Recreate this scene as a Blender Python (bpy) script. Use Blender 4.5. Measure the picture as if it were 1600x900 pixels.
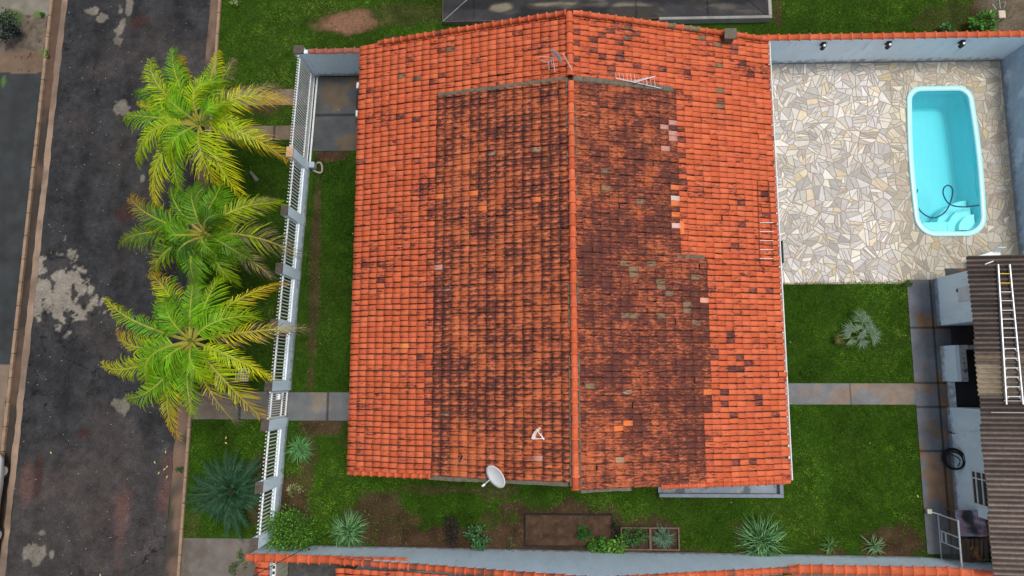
import bpy, bmesh, math, random
import numpy as np
from mathutils import Vector, Matrix

# ------------------------------------------------------------------ scene, camera, light
for o in list(bpy.data.objects): bpy.data.objects.remove(o)
SC = bpy.context.scene
COL = SC.collection
random.seed(7); RNG = np.random.default_rng(7)

CAM_H = 28.0; FPX = 1067.0; NADX, NADY = 835.0, 590.0      # drone 28 m up, looking almost straight down
_d = np.array([(NADX-800)/FPX, -(NADY-450)/FPX, -1.0]); _d /= np.linalg.norm(_d)
_z = -_d; _x = np.array([1.0, 0, 0]); _x -= _x @ _z * _z; _x /= np.linalg.norm(_x); _y = np.cross(_z, _x)
RC = np.array([_x, _y, _z])                                 # world = RC @ cam
cam_d = bpy.data.cameras.new('camera'); cam = bpy.data.objects.new('camera', cam_d); COL.objects.link(cam)
cam_d.sensor_width = 36.0; cam_d.lens = FPX/1600*36.0; cam_d.clip_start = 0.1; cam_d.clip_end = 2000
M = Matrix([list(RC[0])+[0], list(RC[1])+[0], list(RC[2])+[CAM_H], [0, 0, 0, 1]])
cam.matrix_world = M
SC.camera = cam

SUN_EL, SUN_AZ = 74.0, 60.0      # soft overcast light; azimuth measured from +Y clockwise
w = bpy.data.worlds.new("World"); SC.world = w; w.use_nodes = True
nt = w.node_tree; bg = nt.nodes['Background']
sky = nt.nodes.new('ShaderNodeTexSky'); sky.sky_type = 'NISHITA'; sky.sun_disc = False
sky.sun_elevation = math.radians(SUN_EL); sky.sun_rotation = math.radians(SUN_AZ)
sky.air_density = 1.0; sky.dust_density = 4.0; sky.ozone_density = 0.6
hs = nt.nodes.new('ShaderNodeHueSaturation'); hs.inputs['Saturation'].default_value = 0.55
nt.links.new(sky.outputs[0], hs.inputs['Color']); nt.links.new(hs.outputs[0], bg.inputs[0]); bg.inputs[1].default_value = 0.14
sl = bpy.data.lights.new('sun', 'SUN'); sl.energy = 1.75; sl.angle = math.radians(16); sl.color = (1.0, 0.955, 0.88)
so = bpy.data.objects.new('sun', sl); COL.objects.link(so)
sd = Vector((math.sin(math.radians(SUN_AZ))*math.cos(math.radians(SUN_EL)), math.cos(math.radians(SUN_AZ))*math.cos(math.radians(SUN_EL)), math.sin(math.radians(SUN_EL))))
so.rotation_euler = sd.to_track_quat('Z', 'Y').to_euler(); so.location = (0, 0, 60)
SC.view_settings.view_transform = 'Standard'; SC.view_settings.look = 'None'
SC.view_settings.exposure = 0.0; SC.view_settings.gamma = 1.0
try: SC.view_settings.use_curve_mapping = False
except Exception: pass

# ------------------------------------------------------------------ helpers
def P(px, py, h=0.0):
    """world point at height h seen at photo pixel (px, py)"""
    r = RC @ np.array([(px-800)/FPX, -(py-450)/FPX, -1.0]); t = (h-CAM_H)/r[2]
    return np.array([r[0]*t, r[1]*t, h])
def PX(px, py, h=0.0): return P(px, py, h)[0]
def PY(px, py, h=0.0): return P(px, py, h)[1]

def hash2(ix, iy, s):
    n = (ix.astype(np.int64)*374761393 + iy.astype(np.int64)*668265263 + s*1442695041) & 0x7fffffff
    n = ((n ^ (n >> 13))*1274126177) & 0x7fffffff
    n = (n ^ (n >> 16)) & 0x7fffffff
    return n/float(0x7fffffff)
def vnoise(x, y, s=0):
    x = np.asarray(x, float); y = np.asarray(y, float)
    ix = np.floor(x); iy = np.floor(y); fx = x-ix; fy = y-iy
    fx = fx*fx*(3-2*fx); fy = fy*fy*(3-2*fy)
    a = hash2(ix, iy, s); b = hash2(ix+1, iy, s); c = hash2(ix, iy+1, s); d = hash2(ix+1, iy+1, s)
    return (a*(1-fx)+b*fx)*(1-fy)+(c*(1-fx)+d*fx)*fy
def fbm(x, y, sc, s=0, octv=4):
    v = 0; a = 0.5; t = 0
    for k in range(octv):
        v = v+a*vnoise(np.asarray(x)*sc*2**k, np.asarray(y)*sc*2**k, s+k*17); t += a; a *= 0.5
    return v/t
def sstep(a, b, x): t = np.clip((x-a)/(b-a), 0, 1); return t*t*(3-2*t)
def ell(x, y, e, amp=0.5, sc=1.5, s=3):
    """soft mask of an irregular ellipse e=(px,py,rx,ry in photo pixels at ground scale)"""
    c = P(e[0], e[1]); rx, ry = e[2]/38.0, e[3]/38.0
    d = np.sqrt(((x-c[0])/rx)**2+((y-c[1])/ry)**2)
    d = d+amp*(fbm(x, y, sc, s)-0.5)*2
    return d

def set_meta(o, label=None, cat=None, group=None, kind=None):
    if label: o['label'] = label
    if cat: o['category'] = cat
    if group: o['group'] = group
    if kind: o['kind'] = kind
    return o
def worg(o):
    v = np.zeros(3)
    while o is not None:
        v += np.array(o.location[:]); o = o.parent
    return v
def obj(name, verts, faces, mat, parent=None, col=None, smooth=False, org=None, attrs=None):
    """one mesh object from world-space vertices"""
    V = np.asarray(verts, float).reshape(-1, 3)
    base = worg(parent) if parent is not None else (np.array(org, float) if org is not None else np.array([V[:, 0].mean(), V[:, 1].mean(), V[:, 2].min()]))
    me = bpy.data.meshes.new(name)
    if isinstance(faces, np.ndarray):
        n, k = faces.shape
        me.vertices.add(len(V)); me.vertices.foreach_set('co', (V-base).ravel())
        me.loops.add(n*k); me.loops.foreach_set('vertex_index', faces.ravel().astype(np.int32))
        me.polygons.add(n); me.polygons.foreach_set('loop_start', (np.arange(n)*k).astype(np.int32))
        me.update(calc_edges=True); me.validate()
    else:
        me.from_pydata((V-base).tolist(), [], faces); me.update()
    if col is not None:
        C4 = np.ones((len(V), 4), dtype=np.float32); C4[:, :3] = np.asarray(col)
        a = me.color_attributes.new('Col', 'FLOAT_COLOR', 'POINT'); a.data.foreach_set('color', C4.ravel())
    if attrs:
        for k, v in attrs.items():
            a = me.attributes.new(k, 'FLOAT', 'POINT'); a.data.foreach_set('value', np.asarray(v, dtype=np.float32))
    if smooth: me.polygons.foreach_set('use_smooth', [True]*len(me.polygons))
    me.materials.append(mat)
    o = bpy.data.objects.new(name, me); COL.objects.link(o)
    if parent is not None: o.parent = parent
    else: o.location = base
    return o
def empty(name, loc, label=None, cat=None, group=None, kind=None):
    o = bpy.data.objects.new(name, None); COL.objects.link(o); o.location = [float(v) for v in loc]
    o.empty_display_size = 0.3
    return set_meta(o, label, cat, group, kind)

class MB:
    """collects boxes, tubes, quads"""
    def __init__(s): s.v = []; s.f = []; s.c = []
    def add(s, V, F, c=(1, 1, 1)):
        b = len(s.v); s.v += [tuple(map(float, p)) for p in V]; s.f += [tuple(i+b for i in f) for f in F]; s.c += [c]*len(V); return s
    def box(s, x0, x1, y0, y1, z0, z1, c=(1, 1, 1)):
        V = [(x0, y0, z0), (x1, y0, z0), (x1, y1, z0), (x0, y1, z0), (x0, y0, z1), (x1, y0, z1), (x1, y1, z1), (x0, y1, z1)]
        return s.add(V, [(0, 3, 2, 1), (4, 5, 6, 7), (0, 1, 5, 4), (1, 2, 6, 5), (2, 3, 7, 6), (3, 0, 4, 7)], c)
    def bar(s, a, b, w=0.03, h=None, c=(1, 1, 1)):
        a = Vector(a); b = Vector(b); h = h or w; d = (b-a).normalized()
        up = Vector((0, 0, 1)) if abs(d.z) < 0.95 else Vector((0, 1, 0))
        r = d.cross(up).normalized()*w/2; u = r.normalized().cross(d)*h/2
        V = [a-r-u, a+r-u, a+r+u, a-r+u, b-r-u, b+r-u, b+r+u, b-r+u]
        return s.add(V, [(0, 1, 2, 3), (7, 6, 5, 4), (0, 4, 5, 1), (1, 5, 6, 2), (2, 6, 7, 3), (3, 7, 4, 0)], c)
    def tube(s, pts, r, n=8, c=(1, 1, 1), r2=None, cap=True):
        pts = [Vector(p) for p in pts]; V = []; F = []; m = len(pts); prev = None
        for i, p in enumerate(pts):
            d = (pts[min(i+1, m-1)]-pts[max(i-1, 0)]).normalized()
            if prev is None:
                u = Vector((0, 0, 1)) if abs(d.z) < 0.9 else Vector((1, 0, 0)); a = d.cross(u).normalized()
            else: a = (prev-d*prev.dot(d)).normalized()
            prev = a; b = d.cross(a); rr = r if r2 is None else r+(r2-r)*i/(m-1)
            for k in range(n):
                t = 2*math.pi*k/n; V.append(p+a*rr*math.cos(t)+b*rr*math.sin(t))
        for i in range(m-1):
            for k in range(n):
                k2 = (k+1) % n; F.append((i*n+k, i*n+k2, (i+1)*n+k2, (i+1)*n+k))
        if cap: F += [tuple(range(n))[::-1], tuple((m-1)*n+k for k in range(n))]
        return s.add(V, F, c)
    def prism(s, poly, z0, z1, c=(1, 1, 1)):
        n = len(poly); V = [(p[0], p[1], z0) for p in poly]+[(p[0], p[1], z1) for p in poly]
        F = [tuple(range(n))[::-1], tuple(range(n, 2*n))]+[(i, (i+1) % n, n+(i+1) % n, n+i) for i in range(n)]
        return s.add(V, F, c)
    def build(s, name, mat, parent=None, smooth=False, org=None, bevel=0):
        o = obj(name, s.v, s.f, mat, parent, col=s.c, smooth=smooth, org=org)
        if bevel:
            m = o.modifiers.new('b', 'BEVEL'); m.width = bevel; m.segments = 1; m.limit_method = 'ANGLE'
        return o

def mat(name, col=(0.5, 0.5, 0.5), rough=0.7, vcol=False, noise=(), bump=None, metal=0, stain=None, spec=0.3, aniso=(1, 1, 1), splash=None):
    """noise: list of (scale, amount) multiplying the colour; stain: (scale, threshold, softness, colour, strength)"""
    m = bpy.data.materials.new(name); m.use_nodes = True; n = m.node_tree.nodes; l = m.node_tree.links
    b = n['Principled BSDF']; b.inputs['Roughness'].default_value = rough; b.inputs['Metallic'].default_value = metal
    try: b.inputs['Specular IOR Level'].default_value = spec
    except Exception: pass
    tc = n.new('ShaderNodeTexCoord'); mp = n.new('ShaderNodeMapping'); mp.inputs['Scale'].default_value = aniso
    l.new(tc.outputs['Object'], mp.inputs['Vector'])
    if vcol: a = n.new('ShaderNodeAttribute'); a.attribute_name = 'Col'; cur = a.outputs['Color']
    else: r = n.new('ShaderNodeRGB'); r.outputs[0].default_value = (*col, 1); cur = r.outputs[0]
    for sc, am in noise:
        t = n.new('ShaderNodeTexNoise'); t.inputs['Scale'].default_value = sc; t.inputs['Detail'].default_value = 5; t.inputs['Roughness'].default_value = 0.65
        l.new(mp.outputs[0], t.inputs['Vector'])
        mr = n.new('ShaderNodeMapRange'); mr.inputs['From Min'].default_value = 0.28; mr.inputs['From Max'].default_value = 0.72
        mr.inputs['To Min'].default_value = 1-am; mr.inputs['To Max'].default_value = 1+am; l.new(t.outputs['Fac'], mr.inputs['Value'])
        vm = n.new('ShaderNodeVectorMath'); vm.operation = 'SCALE'; l.new(cur, vm.inputs[0]); l.new(mr.outputs[0], vm.inputs['Scale']); cur = vm.outputs[0]
    if stain:
        for st in (stain if isinstance(stain, list) else [stain]):
            sc, th, sf, sc_col, stg = st
            t = n.new('ShaderNodeTexNoise'); t.inputs['Scale'].default_value = sc; t.inputs['Detail'].default_value = 6; t.inputs['Roughness'].default_value = 0.6
            l.new(mp.outputs[0], t.inputs['Vector'])
            mr = n.new('ShaderNodeMapRange'); mr.inputs['From Min'].default_value = th; mr.inputs['From Max'].default_value = th+sf
            mr.inputs['To Max'].default_value = stg; l.new(t.outputs['Fac'], mr.inputs['Value'])
            mx = n.new('ShaderNodeMix'); mx.data_type = 'RGBA'; l.new(mr.outputs[0], mx.inputs[0]); l.new(cur, mx.inputs[6]); mx.inputs[7].default_value = (*sc_col, 1); cur = mx.outputs[2]
    if splash:      # soil splashed on the foot of a wall (object origin is at its foot)
        sx = n.new('ShaderNodeSeparateXYZ'); l.new(tc.outputs['Object'], sx.inputs[0])
        t = n.new('ShaderNodeTexNoise'); t.inputs['Scale'].default_value = 5; t.inputs['Detail'].default_value = 5; l.new(tc.outputs['Object'], t.inputs['Vector'])
        m1 = n.new('ShaderNodeMath'); m1.operation = 'MULTIPLY_ADD'; l.new(t.outputs['Fac'], m1.inputs[0]); m1.inputs[1].default_value = -.9; l.new(sx.outputs[2], m1.inputs[2])
        mr = n.new('ShaderNodeMapRange'); mr.inputs['From Min'].default_value = -.38; mr.inputs['From Max'].default_value = -.12; mr.inputs['To Min'].default_value = .65; mr.inputs['To Max'].default_value = 0; l.new(m1.outputs[0], mr.inputs['Value'])
        mx = n.new('ShaderNodeMix'); mx.data_type = 'RGBA'; l.new(mr.outputs[0], mx.inputs[0]); l.new(cur, mx.inputs[6]); mx.inputs[7].default_value = (*splash, 1); cur = mx.outputs[2]
    l.new(cur, b.inputs['Base Color'])
    if bump:
        t = n.new('ShaderNodeTexNoise'); t.inputs['Scale'].default_value = bump[0]; t.inputs['Detail'].default_value = 5; l.new(mp.outputs[0], t.inputs['Vector'])
        bp = n.new('ShaderNodeBump'); bp.inputs['Strength'].default_value = bump[1]; bp.inputs['Distance'].default_value = bump[2]
        l.new(t.outputs['Fac'], bp.inputs['Height']); l.new(bp.outputs[0], b.inputs['Normal'])
    return m

MT = {}
MT['ground'] = mat('ground_soil', vcol=True, rough=0.95, spec=.05, noise=[(9, .22), (45, .25)], bump=(30, .5, .03))
MT['road'] = mat('asphalt', vcol=True, rough=0.85, spec=.12, noise=[(3, .25), (14, .3), (60, .6)], bump=(70, .5, .01), stain=[(120, .66, .04, (.28, .27, .25), .7)])
MT['curb'] = mat('curb_concrete', (.28, .19, .125), .9, noise=[(3, .25), (30, .2)], bump=(40, .4, .01), stain=[(4, .55, .15, (.12, .10, .07), .6)])
MT['path'] = mat('path_concrete', vcol=True, rough=0.75, noise=[(2.5, .15), (25, .15)], bump=(40, .3, .005))
MT['stone'] = mat('flagstone', vcol=True, rough=0.7, noise=[(5, .12), (35, .13)], bump=(25, .4, .01))
MT['grout'] = mat('grout', (.35, .30, .23), .95, noise=[(20, .25)])
MT['wallp'] = mat('pale_blue_paint', (.73, .86, .95), .8, noise=[(1.2, .07), (9, .05)], bump=(20, .15, .01), stain=[(2.2, .61, .14, (.34, .42, .48), .5), (5, .66, .08, (.25, .28, .28), .4)], aniso=(1.6, 1.6, .45), splash=(.17, .16, .13))
MT['wallq'] = mat('peeling_blue_paint', (.33, .43, .54), .85, noise=[(1.5, .15), (8, .1)], bump=(12, .3, .01), stain=[(1.1, .56, .08, (.55, .64, .74), .7)], splash=(.15, .16, .17))
MT['white'] = mat('white_paint', (.78, .80, .80), .5, noise=[(3, .06)])
MT['whited'] = mat('white_paint_weathered', (.62, .66, .68), .6, noise=[(2, .1), (12, .08)], stain=[(5, .6, .1, (.3, .33, .34), .4)])
MT['cap'] = mat('mouldy_cap', (.085, .07, .058), .9, noise=[(8, .4)])
MT['tan'] = mat('tan_cap', (.5, .33, .22), .9, noise=[(8, .2)])
MT['mortar'] = mat('grey_mortar', (.13, .115, .085), .95, noise=[(6, .35), (30, .2)], bump=(20, .6, .02))
MT['leaf'] = mat('leaf', vcol=True, rough=.55, noise=[(6, .15)], spec=.18)
MT['grass'] = mat('grass_blades', vcol=True, rough=.8, spec=.02)
MT['trunk'] = mat('palm_bark', (.17, .13, .10), .95, noise=[(4, .3), (20, .3)], bump=(14, .7, .03), aniso=(1, 1, 4))
MT['stem'] = mat('stem_bark', (.12, .085, .05), .9, noise=[(10, .3)])
MT['metal'] = mat('aluminium', (.72, .74, .75), .35, metal=.6, noise=[(5, .08)])
MT['rust'] = mat('rusty_iron', (.16, .05, .03), .8, noise=[(12, .4)])
MT['black'] = mat('black_rubber', (.012, .012, .014), .45)
MT['dark'] = mat('dark_interior', (.03, .03, .032), .8)
MT['vcol'] = mat('painted_items', vcol=True, rough=.6, noise=[(10, .1)])
MT['dslab'] = mat('stained_slab', vcol=True, rough=.8, spec=.1, noise=[(2, .2), (18, .2)], aniso=(1, 1, 1))
MT['wood'] = mat('weathered_wood', (.16, .10, .065), .85, noise=[(6, .4)], aniso=(1, 6, 1))
MT['glass'] = mat('dark_glass', (.03, .04, .045), .08, spec=.6)
MT['poolshell'] = mat('pool_gelcoat', vcol=True, rough=.25, spec=.5)
MT['tile_cap'] = mat('clay_cap_tile', vcol=True, rough=.8, spec=.08, noise=[(8, .15), (40, .12)], bump=(40, .3, .005), stain=[(3.5, .62, .1, (.12, .06, .05), .6)])

def frond_mat():
    m = mat('palm_frond', vcol=True, rough=.5, noise=[(5, .2)], spec=.2); n = m.node_tree.nodes; l = m.node_tree.links
    b = n['Principled BSDF']; tl = n.new('ShaderNodeBsdfTranslucent'); ms = n.new('ShaderNodeMixShader'); ms.inputs[0].default_value = .22
    src = b.inputs['Base Color'].links[0].from_socket; l.new(src, tl.inputs[0])
    out = [q for q in n if q.type == 'OUTPUT_MATERIAL'][0]; l.new(b.outputs[0], ms.inputs[1]); l.new(tl.outputs[0], ms.inputs[2]); l.new(ms.outputs[0], out.inputs[0])
    return m
MT['frond'] = frond_mat()
# clay roof tile: body colour, lichen and dirt mottling driven by per-tile wear
def tile_mat():
    m = bpy.data.materials.new('clay_roof_tile'); m.use_nodes = True; n = m.node_tree.nodes; l = m.node_tree.links
    b = n['Principled BSDF']; b.inputs['Roughness'].default_value = .82; b.inputs['Specular IOR Level'].default_value = .06
    def at(k): a = n.new('ShaderNodeAttribute'); a.attribute_name = k; return a
    def math_(op, a, c=None, v=None):
        x = n.new('ShaderNodeMath'); x.operation = op
        l.new(a, x.inputs[0])
        if c is not None: l.new(c, x.inputs[1])
        if v is not None: x.inputs[1].default_value = v
        return x.outputs[0]
    tc = n.new('ShaderNodeTexCoord')
    def noise(sc, det, sx=(1, 1, 1), rough=.6):
        mp = n.new('ShaderNodeMapping'); mp.inputs['Scale'].default_value = sx; l.new(tc.outputs['Object'], mp.inputs[0])
        t = n.new('ShaderNodeTexNoise'); t.inputs['Scale'].default_value = sc; t.inputs['Detail'].default_value = det; t.inputs['Roughness'].default_value = rough
        l.new(mp.outputs[0], t.inputs['Vector']); return t.outputs['Fac']
    n1 = noise(5.0, 4, (1, 3.2, 1), .75); n2 = noise(11, 5, (1, 7.0, 1), .75); n3 = noise(38, 3, (1, 2.2, 1), .7); n4 = noise(1.1, 3)
    age = at('age').outputs['Fac']
    s = math_('ADD', math_('MULTIPLY', n1, v=.5), math_('MULTIPLY', n2, v=.5))
    s = math_('ADD', math_('MULTIPLY', math_('SUBTRACT', s, v=.5), v=2.5), v=.5)
    s = math_('ADD', s, math_('MULTIPLY', math_('SUBTRACT', n3, v=.5), v=.35))
    s = math_('ADD', s, math_('MULTIPLY', math_('SUBTRACT', n4, v=.5), v=.9))
    n5 = noise(2.6, 5, (1, 4.5, 1), .7)
    s = math_('ADD', s, math_('MULTIPLY', math_('MAXIMUM', math_('SUBTRACT', n5, v=.56), v=0.0), v=4.5))
    s = math_('ADD', s, age)
    mr = n.new('ShaderNodeMapRange'); mr.inputs['From Min'].default_value = .94; mr.inputs['From Max'].default_value = 1.12; l.new(s, mr.inputs['Value'])
    dk = n.new('ShaderNodeMix'); dk.data_type = 'RGBA'; mq = n.new('ShaderNodeMapRange'); mq.inputs['From Min'].default_value = .36; mq.inputs['From Max'].default_value = .66; l.new(n2, mq.inputs['Value']); l.new(mq.outputs[0], dk.inputs[0]); dk.inputs[6].default_value = (.022, .011, .016, 1); dk.inputs[7].default_value = (.15, .058, .047, 1)
    mx = n.new('ShaderNodeMix'); mx.data_type = 'RGBA'; l.new(math_('MULTIPLY', mr.outputs[0], v=.93), mx.inputs[0]); l.new(at('Col').outputs['Color'], mx.inputs[6]); l.new(dk.outputs[2], mx.inputs[7])
    # gap shade painted in, with packed dirt, under the lap and in the side joint
    m2 = n.new('ShaderNodeMix'); m2.data_type = 'RGBA'; l.new(at('gap_shade').outputs['Fac'], m2.inputs[0]); l.new(mx.outputs[2], m2.inputs[6]); m2.inputs[7].default_value = (.028, .011, .010, 1)
    mr2 = n.new('ShaderNodeMapRange'); mr2.inputs['From Min'].default_value = .3; mr2.inputs['From Max'].default_value = .7; mr2.inputs['To Min'].default_value = .82; mr2.inputs['To Max'].default_value = 1.18; l.new(n3, mr2.inputs['Value'])
    vm = n.new('ShaderNodeVectorMath'); vm.operation = 'SCALE'; l.new(m2.outputs[2], vm.inputs[0]); l.new(mr2.outputs[0], vm.inputs['Scale'])
    l.new(vm.outputs[0], b.inputs['Base Color'])
    bp = n.new('ShaderNodeBump'); bp.inputs['Strength'].default_value = .4; bp.inputs['Distance'].default_value = .006; l.new(n3, bp.inputs['Height']); l.new(bp.outputs[0], b.inputs['Normal'])
    return m
MT['tile'] = tile_mat()

def wobble(poly_side_pts): return poly_side_pts

# ------------------------------------------------------------------ pool outline (rounded rectangle)
POOL_X0, POOL_X1, POOL_Y0, POOL_Y1 = 15.62, 18.52, 5.72, 12.16
def rrect(x0, x1, y0, y1, r_bot, r_top, n=10, taper=0.0, bulge=.08):
    pts = []; ci = 0
    for (cx, cy, r, a0) in ((x1-r_top-taper, y1-r_top, r_top, 0), (x0+r_top+taper, y1-r_top, r_top, 90), (x0+r_bot, y0+r_bot, r_bot, 180), (x1-r_bot, y0+r_bot, r_bot, 270)):
        for k in range(n+1):
            a = math.radians(a0+90*k/n); pts.append((cx+r*math.cos(a), cy+r*math.sin(a)))
        ci += 1
        if bulge and ci in (2, 4):      # gently bowed long sides
            ya, yb = (y1-r_top, y0+r_bot) if ci == 2 else (y0+r_bot, y1-r_top)
            xa, xb = (x0+taper*1.0, x0) if ci == 2 else (x1, x1-taper*1.0)
            for k in range(1, 8):
                u = k/8; pts.append((xa+(xb-xa)*u+(-bulge if ci == 2 else bulge)*math.sin(math.pi*u), ya+(yb-ya)*u))
    return pts
pool_out = rrect(POOL_X0, POOL_X1, POOL_Y0, POOL_Y1, .85, .62, taper=.07)
pool_mid = rrect(POOL_X0+.1, POOL_X1-.1, POOL_Y0+.1, POOL_Y1-.1, .77, .54, taper=.07)
pool_in = rrect(POOL_X0+.19, POOL_X1-.19, POOL_Y0+.19, POOL_Y1-.19, .70, .47, taper=.07)
PCX, PCY = (POOL_X0+POOL_X1)/2, (POOL_Y0+POOL_Y1)/2
def inpoly(x, y, poly):
    x = np.asarray(x); y = np.asarray(y); c = np.zeros(x.shape, bool); n = len(poly)
    for i in range(n):
        x0, y0 = poly[i][:2]; x1, y1 = poly[(i+1) % n][:2]
        if y0 == y1: continue
        t = (y0 > y) != (y1 > y)
        c ^= t & (x < (x1-x0)*(y-y0)/(y1-y0)+x0)
    return c

PAT_X0, PAT_X1, PAT_Y0, PAT_Y1 = 9.95, 19.72, 3.78, 13.27

# ------------------------------------------------------------------ ground
SOIL = [(600, 814, 54, 42, .9), (700, 848, 130, 26, 1), (870, 832, 110, 46, 1), (1010, 842, 60, 34, .9), (545, 34, 60, 22, .95), (640, 22, 70, 22, .45),
        (492, 420, 9, 190, .8), (520, 243, 26, 10, 1), (505, 668, 38, 16, .9), (560, 690, 30, 12, .4), (1395, 848, 58, 26, .95), (1297, 862, 20, 8, .8), (772, 768, 34, 12, .6),
        (410, 162, 36, 22, .8), (455, 800, 34, 60, .9), (300, 830, 10, 25, .4), (452, 640, 12, 8, .8), (402, 760, 22, 60, .8), (1580, 25, 60, 60, 1), (1500, 60, 60, 10, .6),
        (615, 62, 14, 9, .4), (1215, 20, 8, 30, .8), (480, 730, 14, 50, .7), (1100, 868, 90, 8, .8), (700, 765, 90, 6, .6), (1490, 30, 60, 30, .45), (1180, 840, 34, 26, .6)]
def soil(x, y):
    m = np.zeros(np.shape(x))
    for i, e in enumerate(SOIL):
        d = ell(x, y, e, .45, 1.6, 5+i)
        m = np.maximum(m, e[4]*sstep(1.15, .75, d))
    return m
def ground_col(x, y):
    s = soil(x, y)[..., None]
    f = fbm(x, y, .5, 11)[..., None]; g = fbm(x, y, 2.5, 23)[..., None]
    base = np.array([.026, .060, .006])*(0.6+.8*g)
    so_ = np.array([.062, .034, .023])*(0.4+1.2*g)
    pk = sstep(1.2, .6, ell(x, y, (545, 34, 60, 22), .5, 1.6, 9))[..., None]
    so_ = so_*(1-pk)+np.array([.22, .11, .075])*(0.8+.4*g)*pk
    dr = sstep(1.1, .7, ell(x, y, (1590, 15, 62, 60), .3, 1, 4))[..., None]
    so_ = so_*(1-dr)+np.array([.12, .095, .07])*(0.6+.8*g)*dr
    return base*(1-s)+so_*s
def grid_sheet(name, x0, x1, y0, y1, cell, z, colfn, m, keep=None, zfn=None, label=None, kind='structure', parent=None, extra=None, cat=None):
    nx = int(round((x1-x0)/cell))+1; ny = int(round((y1-y0)/cell))+1
    X, Y = np.meshgrid(np.linspace(x0, x1, nx), np.linspace(y0, y1, ny))
    C = colfn(X, Y); Z = np.full_like(X, z)
    if zfn is not None: Z = Z+zfn(X, Y)
    V = np.stack([X, Y, Z], -1).reshape(-1, 3)
    I = np.arange(nx*ny).reshape(ny, nx)
    F = np.stack([I[:-1, :-1], I[:-1, 1:], I[1:, 1:], I[1:, :-1]], -1).reshape(-1, 4)
    if keep is not None:
        cx = (X[:-1, :-1]+X[1:, 1:])/2; cy = (Y[:-1, :-1]+Y[1:, 1:])/2
        F = F[keep(cx, cy).ravel()]
    Cf = C.reshape(-1, 3)
    if extra:
        b = len(V); ev, ef, ec = extra
        V = np.vstack([V, ev]); F = np.vstack([F, np.array(ef)+b]); Cf = np.vstack([Cf, ec])
    o = obj(name, V, F, m, parent, col=Cf, org=(0, 0, 0))
    return set_meta(o, label, cat, None, kind)
GX0, GX1, GY0, GY1 = -26., 26., -12., 21.
B = 300.
ev = np.array([(-B, -B, 0), (B, -B, 0), (B, B, 0), (-B, B, 0), (GX0, GY0, 0), (GX1, GY0, 0), (GX1, GY1, 0), (GX0, GY1, 0)], float)
ef = [(0, 1, 5, 4), (1, 2, 6, 5), (2, 3, 7, 6), (3, 0, 4, 7)]
hole = lambda x, y: ~((x > PAT_X0+.1) & (x < PAT_X1-.1) & (y > PAT_Y0+.1) & (y < PAT_Y1-.1))
grid_sheet('ground', GX0, GX1, GY0, GY1, .13, 0, ground_col, MT['ground'], keep=hole, extra=(ev, ef, np.tile([.027, .055, .008], (8, 1))))

# road
def lerp_line(a, b, y):            # x on a line through two photo pixels on the ground, at world y
    A = P(*a); Bp = P(*b); return A[0]+(Bp[0]-A[0])*(y-A[1])/(Bp[1]-A[1])
RL = ((104, 0), (8, 900)); RR = ((331, 0), (255, 900))
PATCH = [(98, 462, 52, 52), (62, 440, 18, 26), (140, 19, 11, 7), (161, 28, 11, 9), (187, 44, 9, 26), (202, 12, 5, 15), (193, 172, 13, 14), (223, 277, 4, 7), (190, 636, 12, 12),
         (50, 865, 17, 14), (65, 832, 6, 5), (81, 868, 5, 12), (110, 400, 6, 9), (95, 398, 8, 4), (252, 640, 3, 3)]
def road_col(x, y):
    f = fbm(x, y, .45, 31)[..., None]; g = fbm(x, y, 1.7, 41, 5)[..., None]
    g2 = fbm(x, y, 6, 43, 3)[..., None]; c = np.array([.030, .031, .033])*(0.2+1.1*g+.6*g2)
    for k_, xo in enumerate((-19.3, -17.6, -15.7)):
        lane = np.exp(-((x-xo-.25*(fbm(y, y*0, .2, k_)-.5))/.35)**2)[..., None]; c = c*(1-.28*lane)
    br = sstep(.5, .75, f)*.6
    low = sstep(0, -7, y)[..., None]
    c = c*(1-np.clip(br*.7+low*.45, 0, .8))+np.array([.066, .053, .050])*(0.4+.8*g+.4*g2)*np.clip(br*.7+low*.45, 0, .8)
    for i, e in enumerate(PATCH):
        d = ell(x, y, e, 1.25, 1.9, 50+i)
        fine = fbm(x, y, 7, 60+i, 3)
        m = (sstep(1.0, .78, d+.9*(fine-.5))*.85)[..., None]
        c = c*(1-m)+np.array([.25, .225, .185])*(1.0 if i < 2 else .68)*(0.6+.6*g+.2*fine[..., None])*m
    for e in [(195, 333, 17, 15), (130, 678, 14, 10), (215, 35, 22, 16), (60, 745, 8, 40)]:
        m = (sstep(1.1, .6, ell(x, y, e, .4, 1.5, 77))*.7)[..., None]
        c = c*(1-m)+np.array([.045, .022, .018])*m
    for e in [(42, 755, 13, 40), (190, 800, 16, 70), (265, 760, 20, 60)]:
        m = (sstep(1.2, .3, ell(x, y, e, .6, 1.2, 78))*.55)[..., None]
        c = c*(1-m)+np.array([.13, .065, .055])*m
    # cracks
    cr = np.abs(fbm(x, y, .9, 90, 4)-.5); m = (sstep(.013, .004, cr)*sstep(.44, .56, fbm(x, y, .3, 93)))[..., None]*.85
    return c*(1-m)+np.array([.008, .008, .009])*m
def roadkeep(x, y):
    return (x > lerp_line(*RL, y)) & (x < lerp_line(*RR, y))
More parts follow.
